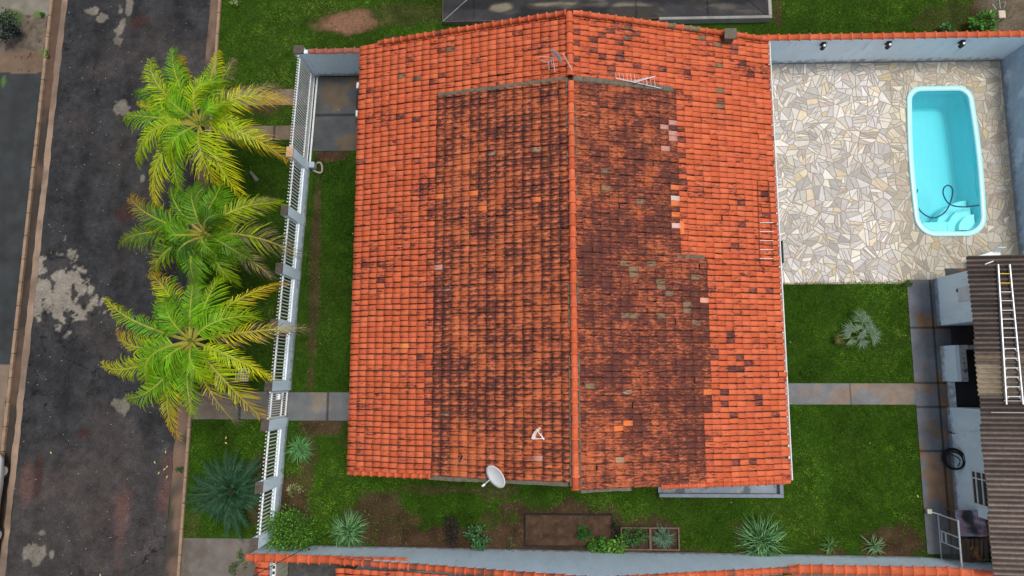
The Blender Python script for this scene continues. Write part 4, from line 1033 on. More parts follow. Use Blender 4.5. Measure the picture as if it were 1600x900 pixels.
# ------------------------------------------------------------------ lower boundary wall and the neighbour's house
def xz(px, py):
    x = 0.
    for _ in range(12):
        z = zat(px, py, YB(x)-.02); x = P(px, py, z)[0]
    return x, z
prof = [xz(*q) for q in [(408, 868), (560, 872), (640, 876), (720, 885), (800, 893)]]
pkx, pkz = 2.15, 3.58
nlx, nlz = xz(528, 873); nrx, nrz = xz(1245, 886)
mb = MB()
def wall_seg(mb, xa, xb, za, zb, t=.15, c=(1, 1, 1)):
    ya, yb_ = YB(xa), YB(xb)
    V = [(xa, ya-t, 0), (xb, yb_-t, 0), (xb, yb_, 0), (xa, ya, 0), (xa, ya-t, za), (xb, yb_-t, zb), (xb, yb_, zb), (xa, ya, za)]
    mb.add(V, [(0, 3, 2, 1), (4, 5, 6, 7), (0, 1, 5, 4), (1, 2, 6, 5), (2, 3, 7, 6), (3, 0, 4, 7)], c)
x0w = XF(-6.6)-.5
wall_seg(mb, x0w, nlx, 1.35, nlz-.05); wall_seg(mb, nlx, pkx, nlz-.05, pkz-.05); wall_seg(mb, pkx, nrx, pkz-.05, nrz-.05)
for a, b in ((nrx, 14.9), (14.9, 20.3)): wall_seg(mb, a, b, nrz-.05, nrz-.05)
mb.build('wall', MT['wallp'], w4)
cap_row((x0w-.1, YB(-9)-.1, 1.50), (P(636, 875, 2.0)[0], YB(-5)-.06, 1.96), .16, .42, seed=31, flat=.5).build('coping', MT['tile_cap'], w4, smooth=True)
cap_row((nrx-.3, YB(10)-.08, nrz+.0), (14.9, YB(14.9)-.08, nrz), .17, .42, seed=32, flat=.5).build('coping', MT['tile_cap'], w4, smooth=True)
cap_row((14.9, YB(14.9)-.08, nrz), (20.3, YB(20.3)-.08, nrz), .17, .42, seed=33, flat=.5).build('coping', MT['tile_cap'], w4, smooth=True)
nb = empty('neighbouring_house', ((nlx+nrx)/2, -9.5, 0), 'next house below the garden wall, only its orange tiled roof edge in view', 'house')
ny1 = -6.98
def nage(x, y): return 0
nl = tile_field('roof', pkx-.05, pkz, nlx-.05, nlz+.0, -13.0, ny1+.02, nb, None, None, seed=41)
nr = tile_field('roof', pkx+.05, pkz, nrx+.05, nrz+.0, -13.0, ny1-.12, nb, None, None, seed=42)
cap_row((nlx, YB(nlx)-.09, nlz+.06), (pkx-.05, YB(pkx)-.09, pkz+.06), .12, .36, seed=43, ncol=(.12, (.3, .1, .06))).build('verge_cap', MT['tile_cap'], nl, smooth=True)
cap_row((pkx, YB(pkx)-.09, pkz+.06), (nrx, YB(nrx)-.09, nrz+.06), .12, .36, seed=44, ncol=(.12, (.3, .1, .06))).build('verge_cap', MT['tile_cap'], nr, smooth=True)
cap_row((pkx, -7.1, pkz+.08), (pkx, -13, pkz+.08), .13, .4, seed=45).build('ridge_cap', MT['tile_cap'], nl, smooth=True)
mb = MB(); mb.box(nlx+.5, nrx-.4, -13, ny1-.2, 0, 1.4); mb.build('wall', MT['wallp'], nb)
# neighbour's yard strip, little gate roof and pale slatted screen
set_meta(MB().box(P(452, 890)[0], nlx+.48, -12.5, YB(-8)-.17, 0, .04).build('yard', mat('dirty_yard', (.06, .058, .055), .8, noise=[(2, .5), (9, .3)], stain=[(2, .58, .1, (.17, .17, .18), .7)])), kind='structure')
set_meta(MB().box(nrx+.4, 20, -12.5, YB(14)-.4, 0, .03).build('yard', MT['trunk']), kind='structure')
gr = empty('gate_canopy', (P(408, 890, 1.6)[0], -8.5, 0), 'narrow orange tiled canopy running down from the lower left wall corner', 'canopy')
gxr, gxl = P(420, 885, 1.7)[0], P(399, 885, 1.5)[0]
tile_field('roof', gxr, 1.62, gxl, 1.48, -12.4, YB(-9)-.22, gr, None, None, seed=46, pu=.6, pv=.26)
MB().box(gxl+.1, gxr-.05, -12.3, YB(-9)-.3, 0, 1.4).build('wall', MT['wallp'], gr)
sc_ = empty('slatted_screen', (P(430, 890, 1)[0], -8.5, 0), 'white rail and beige slatted screen beside the neighbouring tiled canopy', 'fence')
xx = P(423, 890, 1.6)[0]
mb = MB(); mb.box(xx-.05, xx+.07, -12.3, YB(-9)-.2, .0, 1.30); o = mb.build('rail', MT['white'], sc_)
mb = MB()
for k in range(26): y = YB(-9)-.3-k*.2; mb.box(xx-.03, xx+.05, y-.05, y+.05, 1.301, 1.33)
mb.build('slot', MT['dark'], sc_)
mb = MB()
xb2 = P(450, 890, .1)[0]
for k in range(24):
    y = YB(-9)-.25-k*.22
    mb.add([(xx+.09, y, 1.25), (xx+.09, y-.19, 1.25), (xb2, y-.19-.0, .08), (xb2, y, .08), (xx+.09, y-.19, 1.20), (xb2, y-.19, .03)], [(0, 3, 2, 1), (1, 2, 5, 4)])
mb.build('slats', mat('beige_sheet', (.42, .40, .30), .7, noise=[(4, .15)]), sc_)
# cable running over the corner
mb = MB(); pts = [P(516, 834, .15), P(470, 860, 1.8), P(425, 884, 3.0), P(385, 906, 4.0), P(300, 960, 5.2)]
mb.tube(spline(pts, 4), .013, 5, (.015, .015, .015)); set_meta(mb.build('overhead_cable', MT['vcol']), 'thin black cable crossing above the lower left wall corner', 'cable')

# ------------------------------------------------------------------ empty concrete basin on the upper lawn
def slab():
    z0 = .30; A = P(692, 30, z0); Bq = P(1199, 28, z0)
    x0, x1, y0, y1 = A[0], Bq[0], (A[1]+Bq[1])/2, 20.0; rise = -.22; yr = (y0+y1)/2; hip = (y1-y0)/2
    t = empty('concrete_basin', ((x0+x1)/2, yr, 0), 'shallow empty concrete basin with dark mouldy stains at the top edge', 'basin')
    V = []; F = []; C = []
    def face(a, b, c, d, nu, nv):
        b0 = len(V); a, b, c, d = map(np.array, (a, b, c, d))
        for j in range(nv+1):
            for i in range(nu+1):
                u, v = i/nu, j/nv; p = (a*(1-u)+b*u)*(1-v)+(d*(1-u)+c*u)*v; V.append(tuple(p))
        for j in range(nv):
            for i in range(nu): q = b0+j*(nu+1)+i; F.append((q, q+1, q+nu+2, q+nu+1))
    face((x0, y0, z0), (x1, y0, z0), (x1-hip, yr, z0+rise), (x0+hip, yr, z0+rise), 200, 40)
    face((x0, y1, z0), (x0, y0, z0), (x0+hip, yr, z0+rise), (x0+hip, yr, z0+rise), 40, 40)
    face((x1, y0, z0), (x1, y1, z0), (x1-hip, yr, z0+rise), (x1-hip, yr, z0+rise), 40, 40)
    face((x1, y1, z0), (x0, y1, z0), (x0+hip, yr, z0+rise), (x1-hip, yr, z0+rise), 100, 10)
    Va = np.array(V); x, y = Va[:, 0], Va[:, 1]
    n = fbm(x, y, .55, 5, 5); n2 = fbm(x*.35, y*1.3, 1.2, 8, 5)
    c = np.array([.038, .037, .040])*(.5+1.0*n)[:, None]
    tan = (sstep(.46, .6, n2)*sstep(y0+.15, y0+1.0, y+.45*n))[:, None]; c = c*(1-tan*.6)+np.array([.15, .135, .10])*tan*.6
    for (px, py, rx, ry) in ((1000, 12, 55, 22), (780, 6, 24, 12), (880, 4, 60, 8)):
        e = P(px, py, z0+.2); d = np.sqrt(((x-e[0])/(rx/42))**2+((y-e[1])/(ry/42))**2)+.7*(n-.5)*2; m_ = sstep(1.1, .7, d)[:, None]*.8
        c = c*(1-m_)+np.array([.23, .20, .145])*m_
    dk = sstep(.5, .62, fbm(x*.5, y*1.5, .9, 14, 5))[:, None]*.85; c = c*(1-dk)+np.array([.02, .02, .022])*dk
    for e in (740, 994, 1106):
        xe = P(e, 15, z0)[0]; c[np.abs(x-xe) < .03] *= .4
    obj('sloping_floor', V, F, MT['dslab'], t, col=c)
    mb = MB()
    for a, b, c_, d in ((x0-.02, x0-.001, y0, y1), (x1+.001, x1+.02, y0, y1), (x0, x1, y0-.02, y0-.001)): mb.box(a, b, c_, d, 0, z0)
    mb.build('side', MT['mortar'], t)
    for sx, rx, cc in ((x0, x0+hip, (.28, .28, .27)), (x1, x1-hip, (.03, .03, .03))): MB().tube([(sx, y0, z0+.005), (rx, yr, z0+rise+.005)], .015, 5, cc).build('corner_joint', MT['dslab'], t)
    # low rim wall in front and to the right
    r = empty('rim_wall', (x1, y0-.2, 0), 'low weathered concrete rim turning the lower right corner of the dark empty basin', 'wall')
    xa = P(1030, 31, .4)[0]; xb = P(1204, 30, .4)[0]; yy = y0-.09
    mb = MB(); mb.box(xa, xb+.08, yy-.06, yy+.07, 0, .4, (.25, .24, .22)); mb.box(xb-.06, xb+.08, yy+.071, 19.9, 0, .4, (.30, .29, .26)); mb.build('wall', MT['dslab'], r, bevel=.015)
slab()

# ------------------------------------------------------------------ service shed on the right
RZS = 2.62
shed = empty('service_shed', (18.5, -1.2, 0), 'pale blue lean-to shed with brown corrugated roof and open bays on its left', 'shed')
def corr():
    y0, y1 = YB(16)-.0, P(1520, 400, RZS)[1]; pitch = .178; xs = np.concatenate([[0, .04], np.linspace(.3, 6.2, 22)]); seg = 8
    nr_ = int((y1-y0)/pitch); ys = np.linspace(y0, y1, nr_*seg+1)
    xl = lambda y: lerp_line_z((1511, 400), (1551, 893), y, RZS)
    V = []; C = []; rg = np.random.default_rng(3); rowc = rg.uniform(.75, 1.25, nr_+2)
    sheet = 1.02
    for j, y in enumerate(ys):
        k = int((y1-y)/sheet); jag = .025*((k*7) % 3)-.025
        for x in xs:
            X = xl(y)+x+(jag if x == 0 else 0)
            z = RZS+.034*math.cos(2*math.pi*(y-y0)/pitch)+.10*x+(.012 if (k % 2) else 0)
            V.append((X, y, z))
    Va = np.array(V); x, y, z = Va.T
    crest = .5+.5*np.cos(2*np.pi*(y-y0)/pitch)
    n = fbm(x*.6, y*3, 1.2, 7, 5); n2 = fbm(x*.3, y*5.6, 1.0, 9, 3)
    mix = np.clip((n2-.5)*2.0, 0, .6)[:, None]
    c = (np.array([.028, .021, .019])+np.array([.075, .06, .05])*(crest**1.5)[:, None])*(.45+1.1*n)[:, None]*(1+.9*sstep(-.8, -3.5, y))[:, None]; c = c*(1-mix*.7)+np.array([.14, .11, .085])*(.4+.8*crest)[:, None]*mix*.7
    ypt = lambda py: P(1530, py, RZS)[1]
    # cleaner sheet end
    cl = (sstep(ypt(618), ypt(614), y)*sstep(ypt(567), ypt(571), y)*sstep(xl(0)+1.3, xl(0)+.35, x+.35*n))[:, None]
    c = c*(1-cl*.8)+np.array([.36, .29, .20])*cl*.8
    st = (sstep(ypt(621), ypt(617), y)*sstep(ypt(567), ypt(571), y))[:, None]*.5; c = c*(1-st)+np.array([.17, .14, .10])*st
    st = (sstep(ypt(566), ypt(563), y)*sstep(ypt(552), ypt(556), y))[:, None]*.6; c = c*(1-st)+np.array([.20, .15, .105])*st
    ed = (np.abs(x-xl(0)) > 99)[:, None]
    m = len(xs); F = [(j*m+i, j*m+i+1, (j+1)*m+i+1, (j+1)*m+i) for j in range(len(ys)-1) for i in range(m-1)]
    b = len(V); V2 = [(a_[0], a_[1], a_[2]-.01) for a_ in V]
    F += [tuple(q+b for q in f[::-1]) for f in F]
    F += [(j*m, (j+1)*m, b+(j+1)*m, b+j*m) for j in range(len(ys)-1)]
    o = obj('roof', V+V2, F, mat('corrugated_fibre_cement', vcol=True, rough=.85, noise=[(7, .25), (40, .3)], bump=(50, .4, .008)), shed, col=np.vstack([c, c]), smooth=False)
    mb = MB()
    for py, dx, ln in ((626, .75, 2.2), (644, .3, 2.6)):
        yy = ypt(py); mb.bar((xl(yy)+dx, yy, RZS+.12+.1*dx), (xl(yy)+dx+ln, yy-.01, RZS+.12+.1*(dx+ln)), .03, .012, (.33, .31, .27))
    mb.build('sheet_lap', MT['vcol'], o)
    return xl
def lerp_line_z(a, b, y, z):
    A = P(*a, z); Bp = P(*b, z); return A[0]+(Bp[0]-A[0])*(y-A[1])/(Bp[1]-A[1])
XLS = corr()
yA1, yA0 = P(1460, 436)[1], P(1463, 509)[1]
xA = P(1461, 470)[0]
mb = MB(); mb.box(xA, 21.5, yA0, yA1, 0, 2.5); mb.build('wall', MT['wallp'], shed)
MB().box(xA-.01, xA-.001, yA0, yA1, 0, .28).build('plinth', MT['wallq'], shed)
# small hatch on that wall
c0 = (xA-.05, P(1500, 448, 1.6)[1], 1.5)
mb = MB(); hy0, hy1 = P(1505, 471, 1.7)[1], P(1505, 449, 1.7)[1]
mb.box(xA-.03, xA-.003, hy0, hy1, 1.55, 2.3); f = mb.build('meter_hatch', MT['whited'], shed, bevel=.005)
MB().box(xA-.045, xA-.031, hy1-.16, hy1-.04, 1.5, 1.58).build('handle', MT['black'], f)
# counter wall with return
cy1, cy0 = P(1468, 541)[1], P(1472, 596)[1]; xc = P(1470, 570)[0]
ct = mat('mouldy_ledge', (.45, .47, .46), .8, noise=[(6, .15)], stain=[(5, .52, .1, (.07, .075, .06), .85)])
mb = MB(); mb.box(xc, xc+.42, cy0, cy1, 0, .98); mb.build('counter', MT['wallp'], shed, bevel=.005)
MB().box(xc+.16, xc+.42, cy0+.005, cy1-.005, .981, 1.0).build('ledge', ct, shed)
MB().box(xc+.421, 20, cy1-.16, cy1, 0, 1.05).build('counter', ct, shed)
yk0 = P(1478, 636)[1]
MB().box(xc+.16, xc+.36, yk0, cy0-.001, 0, .22).build('kerb_sill', MT['wallp'], shed)
# lower room
xC = P(1481, 700)[0]; yC1, yC0 = yk0-.002, P(1489, 796)[1]
xC = P(1484, 700)[0]
MB().box(xC, 21.5, yC0, yC1, 0, 2.5).build('wall', MT['wallp'], shed)
MB().box(xC-.012, xC-.001, yC0, yC1, 0, .22).build('plinth', MT['wallq'], shed)
MB().box(21.3, 21.5, yC1+.01, yA0-.01, 0, 2.6).build('wall', MT['dark'], shed)
# barred window
wy1, wy0 = P(1528, 736, 1.8)[1], P(1533, 792, 1.8)[1]
fw = MB(); z0w, z1w = 1.25, 2.2
for a, b in ((wy0, wy0+.06), (wy1-.06, wy1)): fw.box(xC-.06, xC-.003, a, b, z0w, z1w)
for a, b in ((z0w, z0w+.06), (z1w-.06, z1w), (1.52, 1.56), (1.86, 1.90)): fw.box(xC-.055, xC-.004, wy0+.061, wy1-.061, a, b)
fw.box(xC-.05, xC-.006, wy1-.32, wy1-.28, z0w+.061, z1w-.061)
fo_ = fw.build('window', MT['white'], shed)
MB().box(xC-.02, xC-.002, wy0+.06, wy1-.06, z0w+.06, z1w-.06).build('pane', MT['glass'], fo_)
# tap
t = empty('wall_tap', (xC-.05, P(1495, 680, .6)[1], .6), 'small white tap on dark pipe on the pale blue shed wall', 'tap')
ty = P(1495, 680, .6)[1]
MB().tube([(xC-.03, ty+.1, .0), (xC-.03, ty+.05, .35), (xC-.05, ty, .55)], .016, 6).build('pipe', MT['black'], t)
mb = MB(); mb.tube([(xC-.03, ty, .62), (xC-.16, ty, .62), (xC-.18, ty, .54)], .028, 8); mb.build('spout', MT['white'], t)
# hose coil
c = Vector(P(1493, 718, .55)); c.x = min(c.x, xC-.18)
pts = []; rg = random.Random(2)
ax = Vector((.55, 0, .85)).normalized(); ay = Vector((0, 1, 0)); nz = Vector((-.85, 0, .5)).normalized()
for k in range(0, 8*36):
    an = 2*math.pi*k/36; r = .36+.05*math.sin(an*.37+1)+.03*math.sin(k*.11); pts.append(c+ax*r*1.05*math.cos(an)+ay*r*.98*math.sin(an)+nz*(.05*math.sin(k*.045)+.02*math.sin(an*1.3)))
mb = MB(); mb.tube(pts, .022, 6, (.008, .008, .009)); mb.tube(spline([c+ay*.2-ax*.2, c+ay*.1+ax*.1, c-ay*.05+ax*.2, c-ay*.25+ax*.1], 5), .02, 6, (.01, .01, .01))
o = mb.build('hose_coil', MT['black'], smooth=True); set_meta(o, 'thick coil of black hose hanging on the shed wall', 'hose')
t = MB().tube([(xC-.14, P(1500, 722, .75)[1], .82), (xC-.003, P(1500, 722, .75)[1], .82)], .02, 6).build('wall_hook', MT['white']); set_meta(t, 'small white hook inside the black hose coil', 'hook')

# ladder on the corrugated roof
def on_shed(px, py, dz=.06):
    z = RZS
    for _ in range(6): p = P(px, py, z); z = RZS+.03+.10*(p[0]-XLS(p[1]))+dz
    return Vector(P(px, py, z))
lad = empty('aluminium_ladder', on_shed(1572, 520), 'long aluminium ladder lying on the brown corrugated roof, top rungs yellow', 'ladder')
La = (on_shed(1559, 413, .06), on_shed(1572, 632, .06)); Lb = (on_shed(1577, 413, .06), on_shed(1598, 632, .06))
for a, b in (La, Lb):
    mb = MB(); mb.bar(a, b, .045, .08); mb.build('rail', MT['metal'], lad, bevel=.004)
rows = [428, 443, 457, 471, 486, 500, 514, 529, 546, 561, 576, 590, 605, 620]
for i, y in enumerate(rows):
    t_ = (y-413)/(632-413); p = La[0].lerp(La[1], t_); q = Lb[0].lerp(Lb[1], t_); mb = MB()
    mb.tube([p, q], .017, 6, (.75, .50, .06) if i < 2 else (.66, .68, .68))
    if i >= 8:
        d = (q-p); L = (La[1]-La[0]).normalized(); mb.tube([p+L*.12, p+d*.22], .010, 5, (.66, .68, .68)); mb.tube([q+L*.12, p+d*.78], .010, 5, (.66, .68, .68))
    o = mb.build('rung', MT['vcol'], lad)
    if i < 2: o['label'] = 'yellow rung'
mb = MB(); mb.tube([on_shed(1539, 413, .05), on_shed(1552, 408, .05)], .022, 6, (.75, .72, .66)); set_meta(mb.build('stick', MT['vcol']), 'short pale stick on the top end of the corrugated roof', 'stick')

# plastic chair and table behind the shed
t = empty('plastic_chair', P(1556, 400, 0), 'white plastic chair on stone patio just above the corrugated roof', 'chair')
c = P(1556, 399, .45)
mb = MB(); mb.prism([(c[0]-.18, c[1]+.12), (c[0]-.26, c[1]-.38), (c[0]+.26, c[1]-.38), (c[0]+.18, c[1]+.12)][::-1], .42, .45); mb.build('seat', MT['white'], t, bevel=.012)
mb = MB(); mb.add([(c[0]-.20, c[1]+.12, .44), (c[0]+.20, c[1]+.12, .44), (c[0]+.16, c[1]+.24, .86), (c[0]-.16, c[1]+.24, .86), (c[0]-.20, c[1]+.15, .44), (c[0]+.20, c[1]+.15, .44), (c[0]+.16, c[1]+.27, .86), (c[0]-.16, c[1]+.27, .86)], [(0, 1, 2, 3), (7, 6, 5, 4), (0, 4, 5, 1), (1, 5, 6, 2), (2, 6, 7, 3), (3, 7, 4, 0)]); mb.build('backrest', MT['white'], t, bevel=.01)
for sx in (-1, 1):
    for sy in (.06, -.34): MB().tube([(c[0]+sx*.19, c[1]+sy, .42), (c[0]+sx*.24, c[1]+sy*1.1, .02)], .022, 6).build('leg', MT['white'], t)
t = empty('plastic_table', P(1538, 402, 0), 'white plastic table, one pointed corner showing above the corrugated roof', 'table')
c = P(1536, 396, .7); mb = MB(); th = .3; R_ = lambda u, v: (c[0]+u*math.cos(th)-v*math.sin(th)+.16, c[1]+u*math.sin(th)+v*math.cos(th)-.33)
mb.prism([R_(-.33, -.33), R_(.33, -.33), R_(.33, .33), R_(-.33, .33)], .67, .70); mb.build('tabletop', MT['white'], t, bevel=.01)
for u in (-.27, .27):
    for v in (-.27, .27): p = R_(u, v); MB().tube([(p[0], p[1], .02), (p[0], p[1], .67)], .02, 6).build('leg', MT['white'], t)

# side gate of thin white frame with wire mesh
sg = empty('side_gate', P(1466, 835, 0), 'open white metal frame gate with wire mesh between shed and lower wall', 'gate')
xg = P(1467, 835)[0]; g1, g0 = P(1464, 802)[1], P(1470, 876)[1]
def tz(px, py, x):
    lo, hi = 0, 6
    for _ in range(30):
        m_ = (lo+hi)/2
        if P(px, py, m_)[0] > x: lo = m_
        else: hi = m_
    return lo
zt = max(1.2, min(1.9, tz(1499, 840, xg)))
mb = MB(); mid = [g1-.02, P(1468, 828)[1], P(1470, 845)[1], g0]
for y in mid: mb.bar((xg, y, .03), (xg, y, zt), .045, .045)
mb.bar((xg, g0, zt), (xg, g1, zt), .05, .05); mb.bar((xg, g0, .05), (xg, g1, .05), .035, .035); mb.bar((xg, mid[1], .45), (xg, mid[2], .45), .04, .04); mb.bar((xg, mid[1], .18), (xg, mid[2], .18), .04, .04)
mb.build('frame', MT['whited'], sg)
mb = MB()
for i in range(26):
    y = g0+(g1-g0)*i/26; mb.bar((xg, y, .05), (xg, min(g1, y+.35), zt), .005, .005)
for i in range(14): z = .1+(zt-.15)*i/14; mb.bar((xg, g0, z), (xg, g1, z), .005, .005)
mb.build('wire_mesh', mat('galvanised_wire', (.2, .2, .19), .6), sg)
pc = P(1452, 799, .2); t = empty('gate_post', (pc[0], pc[1], 0), 'short pale square post at the corner of the right-hand walk', 'post')
MB().box(pc[0]-.045, pc[0]+.045, pc[1]-.045, pc[1]+.045, 0, .16).build('shaft', MT['whited'], t)
MB().box(pc[0]-.09, pc[0]+.09, pc[1]-.09, pc[1]+.09, .161, .24, (.55, .55, .45)).build('cap', MT['vcol'], t, bevel=.01)
MB().bar((pc[0]+.05, pc[1]-.02, .2), (xg, g1, .25), .03, .03).build('brace', MT['whited'], sg)

# tarpaulin over a rack
def tarp():
    nx, ny = 26, 22; V = []; C = []
    cs = [P(1491, 797, .9), P(1538, 797, 1.6), P(1544, 838, 1.6), P(1499, 838, .9)]
    for j in range(ny+1):
        for i in range(nx+1):
            u, v = i/nx, j/ny; p = (cs[0]*(1-u)+cs[1]*u)*(1-v)+(cs[3]*(1-u)+cs[2]*u)*v
            w_ = float(fbm(np.array([p[0]*1.0]), np.array([p[1]]), 2.5, 3)[0])-.5
            z = p[2]+.14*w_+.03*math.sin(u*14+v*4); V.append((p[0], p[1], z))
    Va = np.array(V); n = fbm(Va[:, 0], Va[:, 1], 2.6, 5, 5); n2 = fbm(Va[:, 0]+7, Va[:, 1], 3.6, 6, 5)
    u = np.tile(np.linspace(0, 1, nx+1), ny+1)
    c = np.array([.26, .18, .25])*(.6+.8*n)[:, None]; dk = sstep(.28, .0, np.abs(u-.52)+(n2-.5)*.9)[:, None]; c = c*(1-dk)+np.array([.012, .012, .018])*dk
    r = sstep(.6, .9, u+(n-.5)*.6)[:, None]; c = c*(1-r*.8)+np.array([.10, .05, .045])*r*.8
    lt = sstep(.52, .62, n2)[:, None]; c = c*(1-lt*.7)+np.array([.33, .33, .42])*lt*.7
    m = nx+1; F = [(j*m+i, j*m+i+1, (j+1)*m+i+1, (j+1)*m+i) for j in range(ny) for i in range(nx)]
    b = len(V); F += [tuple(q+b for q in f[::-1]) for f in F]
    o = obj('tarpaulin', V+[(a[0], a[1], a[2]-.006) for a in V], F, mat('tarp', vcol=True, rough=.4, spec=.5, noise=[(12, .25)]), None, col=np.vstack([c, c]), smooth=True)
    set_meta(o, 'crumpled purple and black sheet draped over a rack by the shed', 'tarpaulin')
tarp()
t = empty('rack', P(1515, 818, 0), 'wooden rack under the purple sheet', 'rack')
for px, py in ((1494, 800), (1494, 836), (1535, 800), (1538, 836)):
    q = P(px+4, py, .8); MB().box(q[0]-.03, q[0]+.03, q[1]-.03, q[1]+.03, 0, .78).build('leg', MT['wood'], t)
q0 = P(1498, 836, .8); q1 = P(1534, 800, .8); MB().box(q0[0], q1[0], q0[1], q1[1], .781, .81).build('shelf', MT['wood'], t)
# wood pile
rg = random.Random(11)
stack_lab = ['brown plank lying along the pile below the purple sheet', 'pale grey plank at the bottom edge of the wood pile', 'dark plank leaning across the wood pile', 'short brown board on the wood pile beside the mesh gate']
planks = [((1500, 842), (1503, 880)), ((1506, 842), (1508, 880)), ((1512, 842), (1514, 882)), ((1519, 842), (1520, 880)), ((1526, 842), (1527, 876)), ((1533, 842), (1533, 874)), ((1539, 842), (1541, 876)),
          ((1498, 880), (1545, 874)), ((1500, 885), (1546, 880)), ((1512, 860), (1530, 876)), ((1508, 858), (1524, 866))]
for i, (a, b) in enumerate(planks):
    z = .18 if i < 7 else .34+.04*(i-7); mb = MB(); k = rg.uniform(.6, 1.3)
    c = (.20*k, .13*k, .095*k) if i not in (8,) else (.42, .40, .36)
    mb.bar(P(*a, z), P(*b, z), .13 if i < 7 else .07, .035, c)
    o = mb.build('plank', MT['vcol'], bevel=.004)
    lab = f'dark brown weathered plank, {["first","second","third","fourth","fifth","sixth","last"][i]} from the mesh gate below the purple sheet' if i < 7 else ['long dark batten laid across the lower end of the planks', 'pale grey batten along the lowest edge of the woodpile', 'brown stick slanting down beside the orange log', 'short slanting batten above the orange log'][i-7]
    set_meta(o, lab, 'plank', 'planks and battens in the woodpile')
mb = MB(); mb.tube([P(1526, 855, .45), P(1524, 864, .5), P(1531, 874, .45)], .085, 8, (.40, .17, .05), r2=.06); mb.tube([P(1521, 853, .45), P(1516, 859, .42)], .05, 6, (.35, .2, .09)); o = mb.build('log', MT['vcol'], smooth=True); set_meta(o, 'bright orange-brown forked log on top of the woodpile', 'log')

# ------------------------------------------------------------------ planting beds
bed = empty('planting_bed', P(890, 830), 'large rectangular bare soil bed edged with dark boards', 'planting bed')
def frame_bed(root, px0, py0, px1, py1, h, m_, soilc, z=.05, div=()):
    A = P(px0, py1); Bq = P(px1, py0); mb = MB(); w_ = .05
    mb.box(A[0], Bq[0], A[1], A[1]+w_, 0, h); mb.box(A[0], Bq[0], Bq[1]-w_, Bq[1], 0, h); mb.box(A[0], A[0]+w_, A[1]+w_+.001, Bq[1]-w_-.001, 0, h); mb.box(Bq[0]-w_, Bq[0], A[1]+w_+.001, Bq[1]-w_-.001, 0, h)
    for d in div: x = P(d, py0)[0]; mb.box(x-.04, x+.04, A[1]+w_+.001, Bq[1]-w_-.001, 0, h)
    mb.build('board', m_, root)
    nx, ny = int((Bq[0]-A[0])/.05), int((Bq[1]-A[1])/.05)
    X, Y = np.meshgrid(np.linspace(A[0]+w_, Bq[0]-w_, nx), np.linspace(A[1]+w_, Bq[1]-w_, ny)); Z = z+.05*fbm(X, Y, 5, 3)
    c = np.array(soilc)*(.45+1.1*fbm(X, Y, 5, 8, 4))[..., None]; V = np.stack([X, Y, Z], -1).reshape(-1, 3); I = np.arange(nx*ny).reshape(ny, nx)
    F = np.stack([I[:-1, :-1], I[:-1, 1:], I[1:, 1:], I[1:, :-1]], -1).reshape(-1, 4)
    obj('soil', V, F, MT['ground'], root, col=c.reshape(-1, 3))
frame_bed(bed, 820, 803, 957, 853.5, .14, mat('black_board', (.02, .018, .016), .8), (.075, .046, .03))
bed2 = empty('planting_bed', P(1013, 840), 'two-box planter of weathered boards beside the wall', 'planting bed')
frame_bed(bed2, 969, 822, 1059, 857, .28, MT['wood'], (.05, .035, .025), z=.15, div=(1014,))

# ------------------------------------------------------------------ plants
def leafy(name, px, py, rx, ry, h, n, ls, cols, label, cat='plant', seed=1, group=None, dark=None, stems=5, z0=0.0, parts=True, lobes=1, wid=.5):
    """shrub: many small folded leaves on clumps spread through the crown volume"""
    rg = np.random.default_rng(seed); c = P(px, py, h*.5+z0); rx, ry = rx/40., ry/40.
    t = empty(name, (c[0], c[1], z0), label, cat, group)
    k = max(3, int(n/28)); cc = []
    while len(cc) < k:
        p = rg.uniform(-1, 1, 3)
        r = np.linalg.norm(p)
        if r > 1 or (r < .45 and rg.random() < .6): continue
        cc.append(p)
    cc = np.array(cc); ci = rg.integers(0, k, n)
    pos = cc[ci]+rg.normal(0, .16+.02*lobes, (n, 3)); bright = rg.uniform(.6, 1.25, k)[ci]*rg.uniform(.75, 1.25, n)
    wz = np.stack([c[0]+pos[:, 0]*rx*.9, c[1]+pos[:, 1]*ry*.9, z0+h*.52+pos[:, 2]*h*.46], -1); wz[:, 2] = np.maximum(wz[:, 2], z0+.02)
    out = pos+rg.normal(0, .5, (n, 3)); out[:, 2] = np.abs(out[:, 2])*.6+.15; out /= np.linalg.norm(out, axis=1)[:, None]
    side = np.cross(out, rg.normal(0, 1, (n, 3))); side /= np.linalg.norm(side, axis=1)[:, None]+1e-9
    nrm = np.cross(side, out); flip = nrm[:, 2] < 0; nrm[flip] *= -1
    L = ls*rg.uniform(.6, 1.3, n)[:, None]; W = L*wid
    V = np.stack([wz, wz+out*L*.5+side*W*.5, wz+out*L-nrm*L*.15, wz+out*L*.5-side*W*.5], 1).reshape(-1, 3); F = np.arange(4*n).reshape(n, 4)
    cols = np.array(cols); col = cols[rg.integers(0, len(cols), n)]*bright[:, None]
    obj('leaves', V, F, MT['leaf'], t, col=np.repeat(col, 4, axis=0))
    mb = MB(); rr = random.Random(seed)
    for i in range(stems):
        q = cc[i % k]; mb.tube([(c[0]+rr.uniform(-.04, .04), c[1]+rr.uniform(-.04, .04), z0), (c[0]+q[0]*rx*.3, c[1]+q[1]*ry*.3, z0+h*.35), (c[0]+q[0]*rx*.8, c[1]+q[1]*ry*.8, z0+h*(.5+.35*q[2]))], .02*min(1, h)+.004, 5, (.12, .085, .05), r2=.005)
    mb.build('stem', MT['stem'], t)
    return t
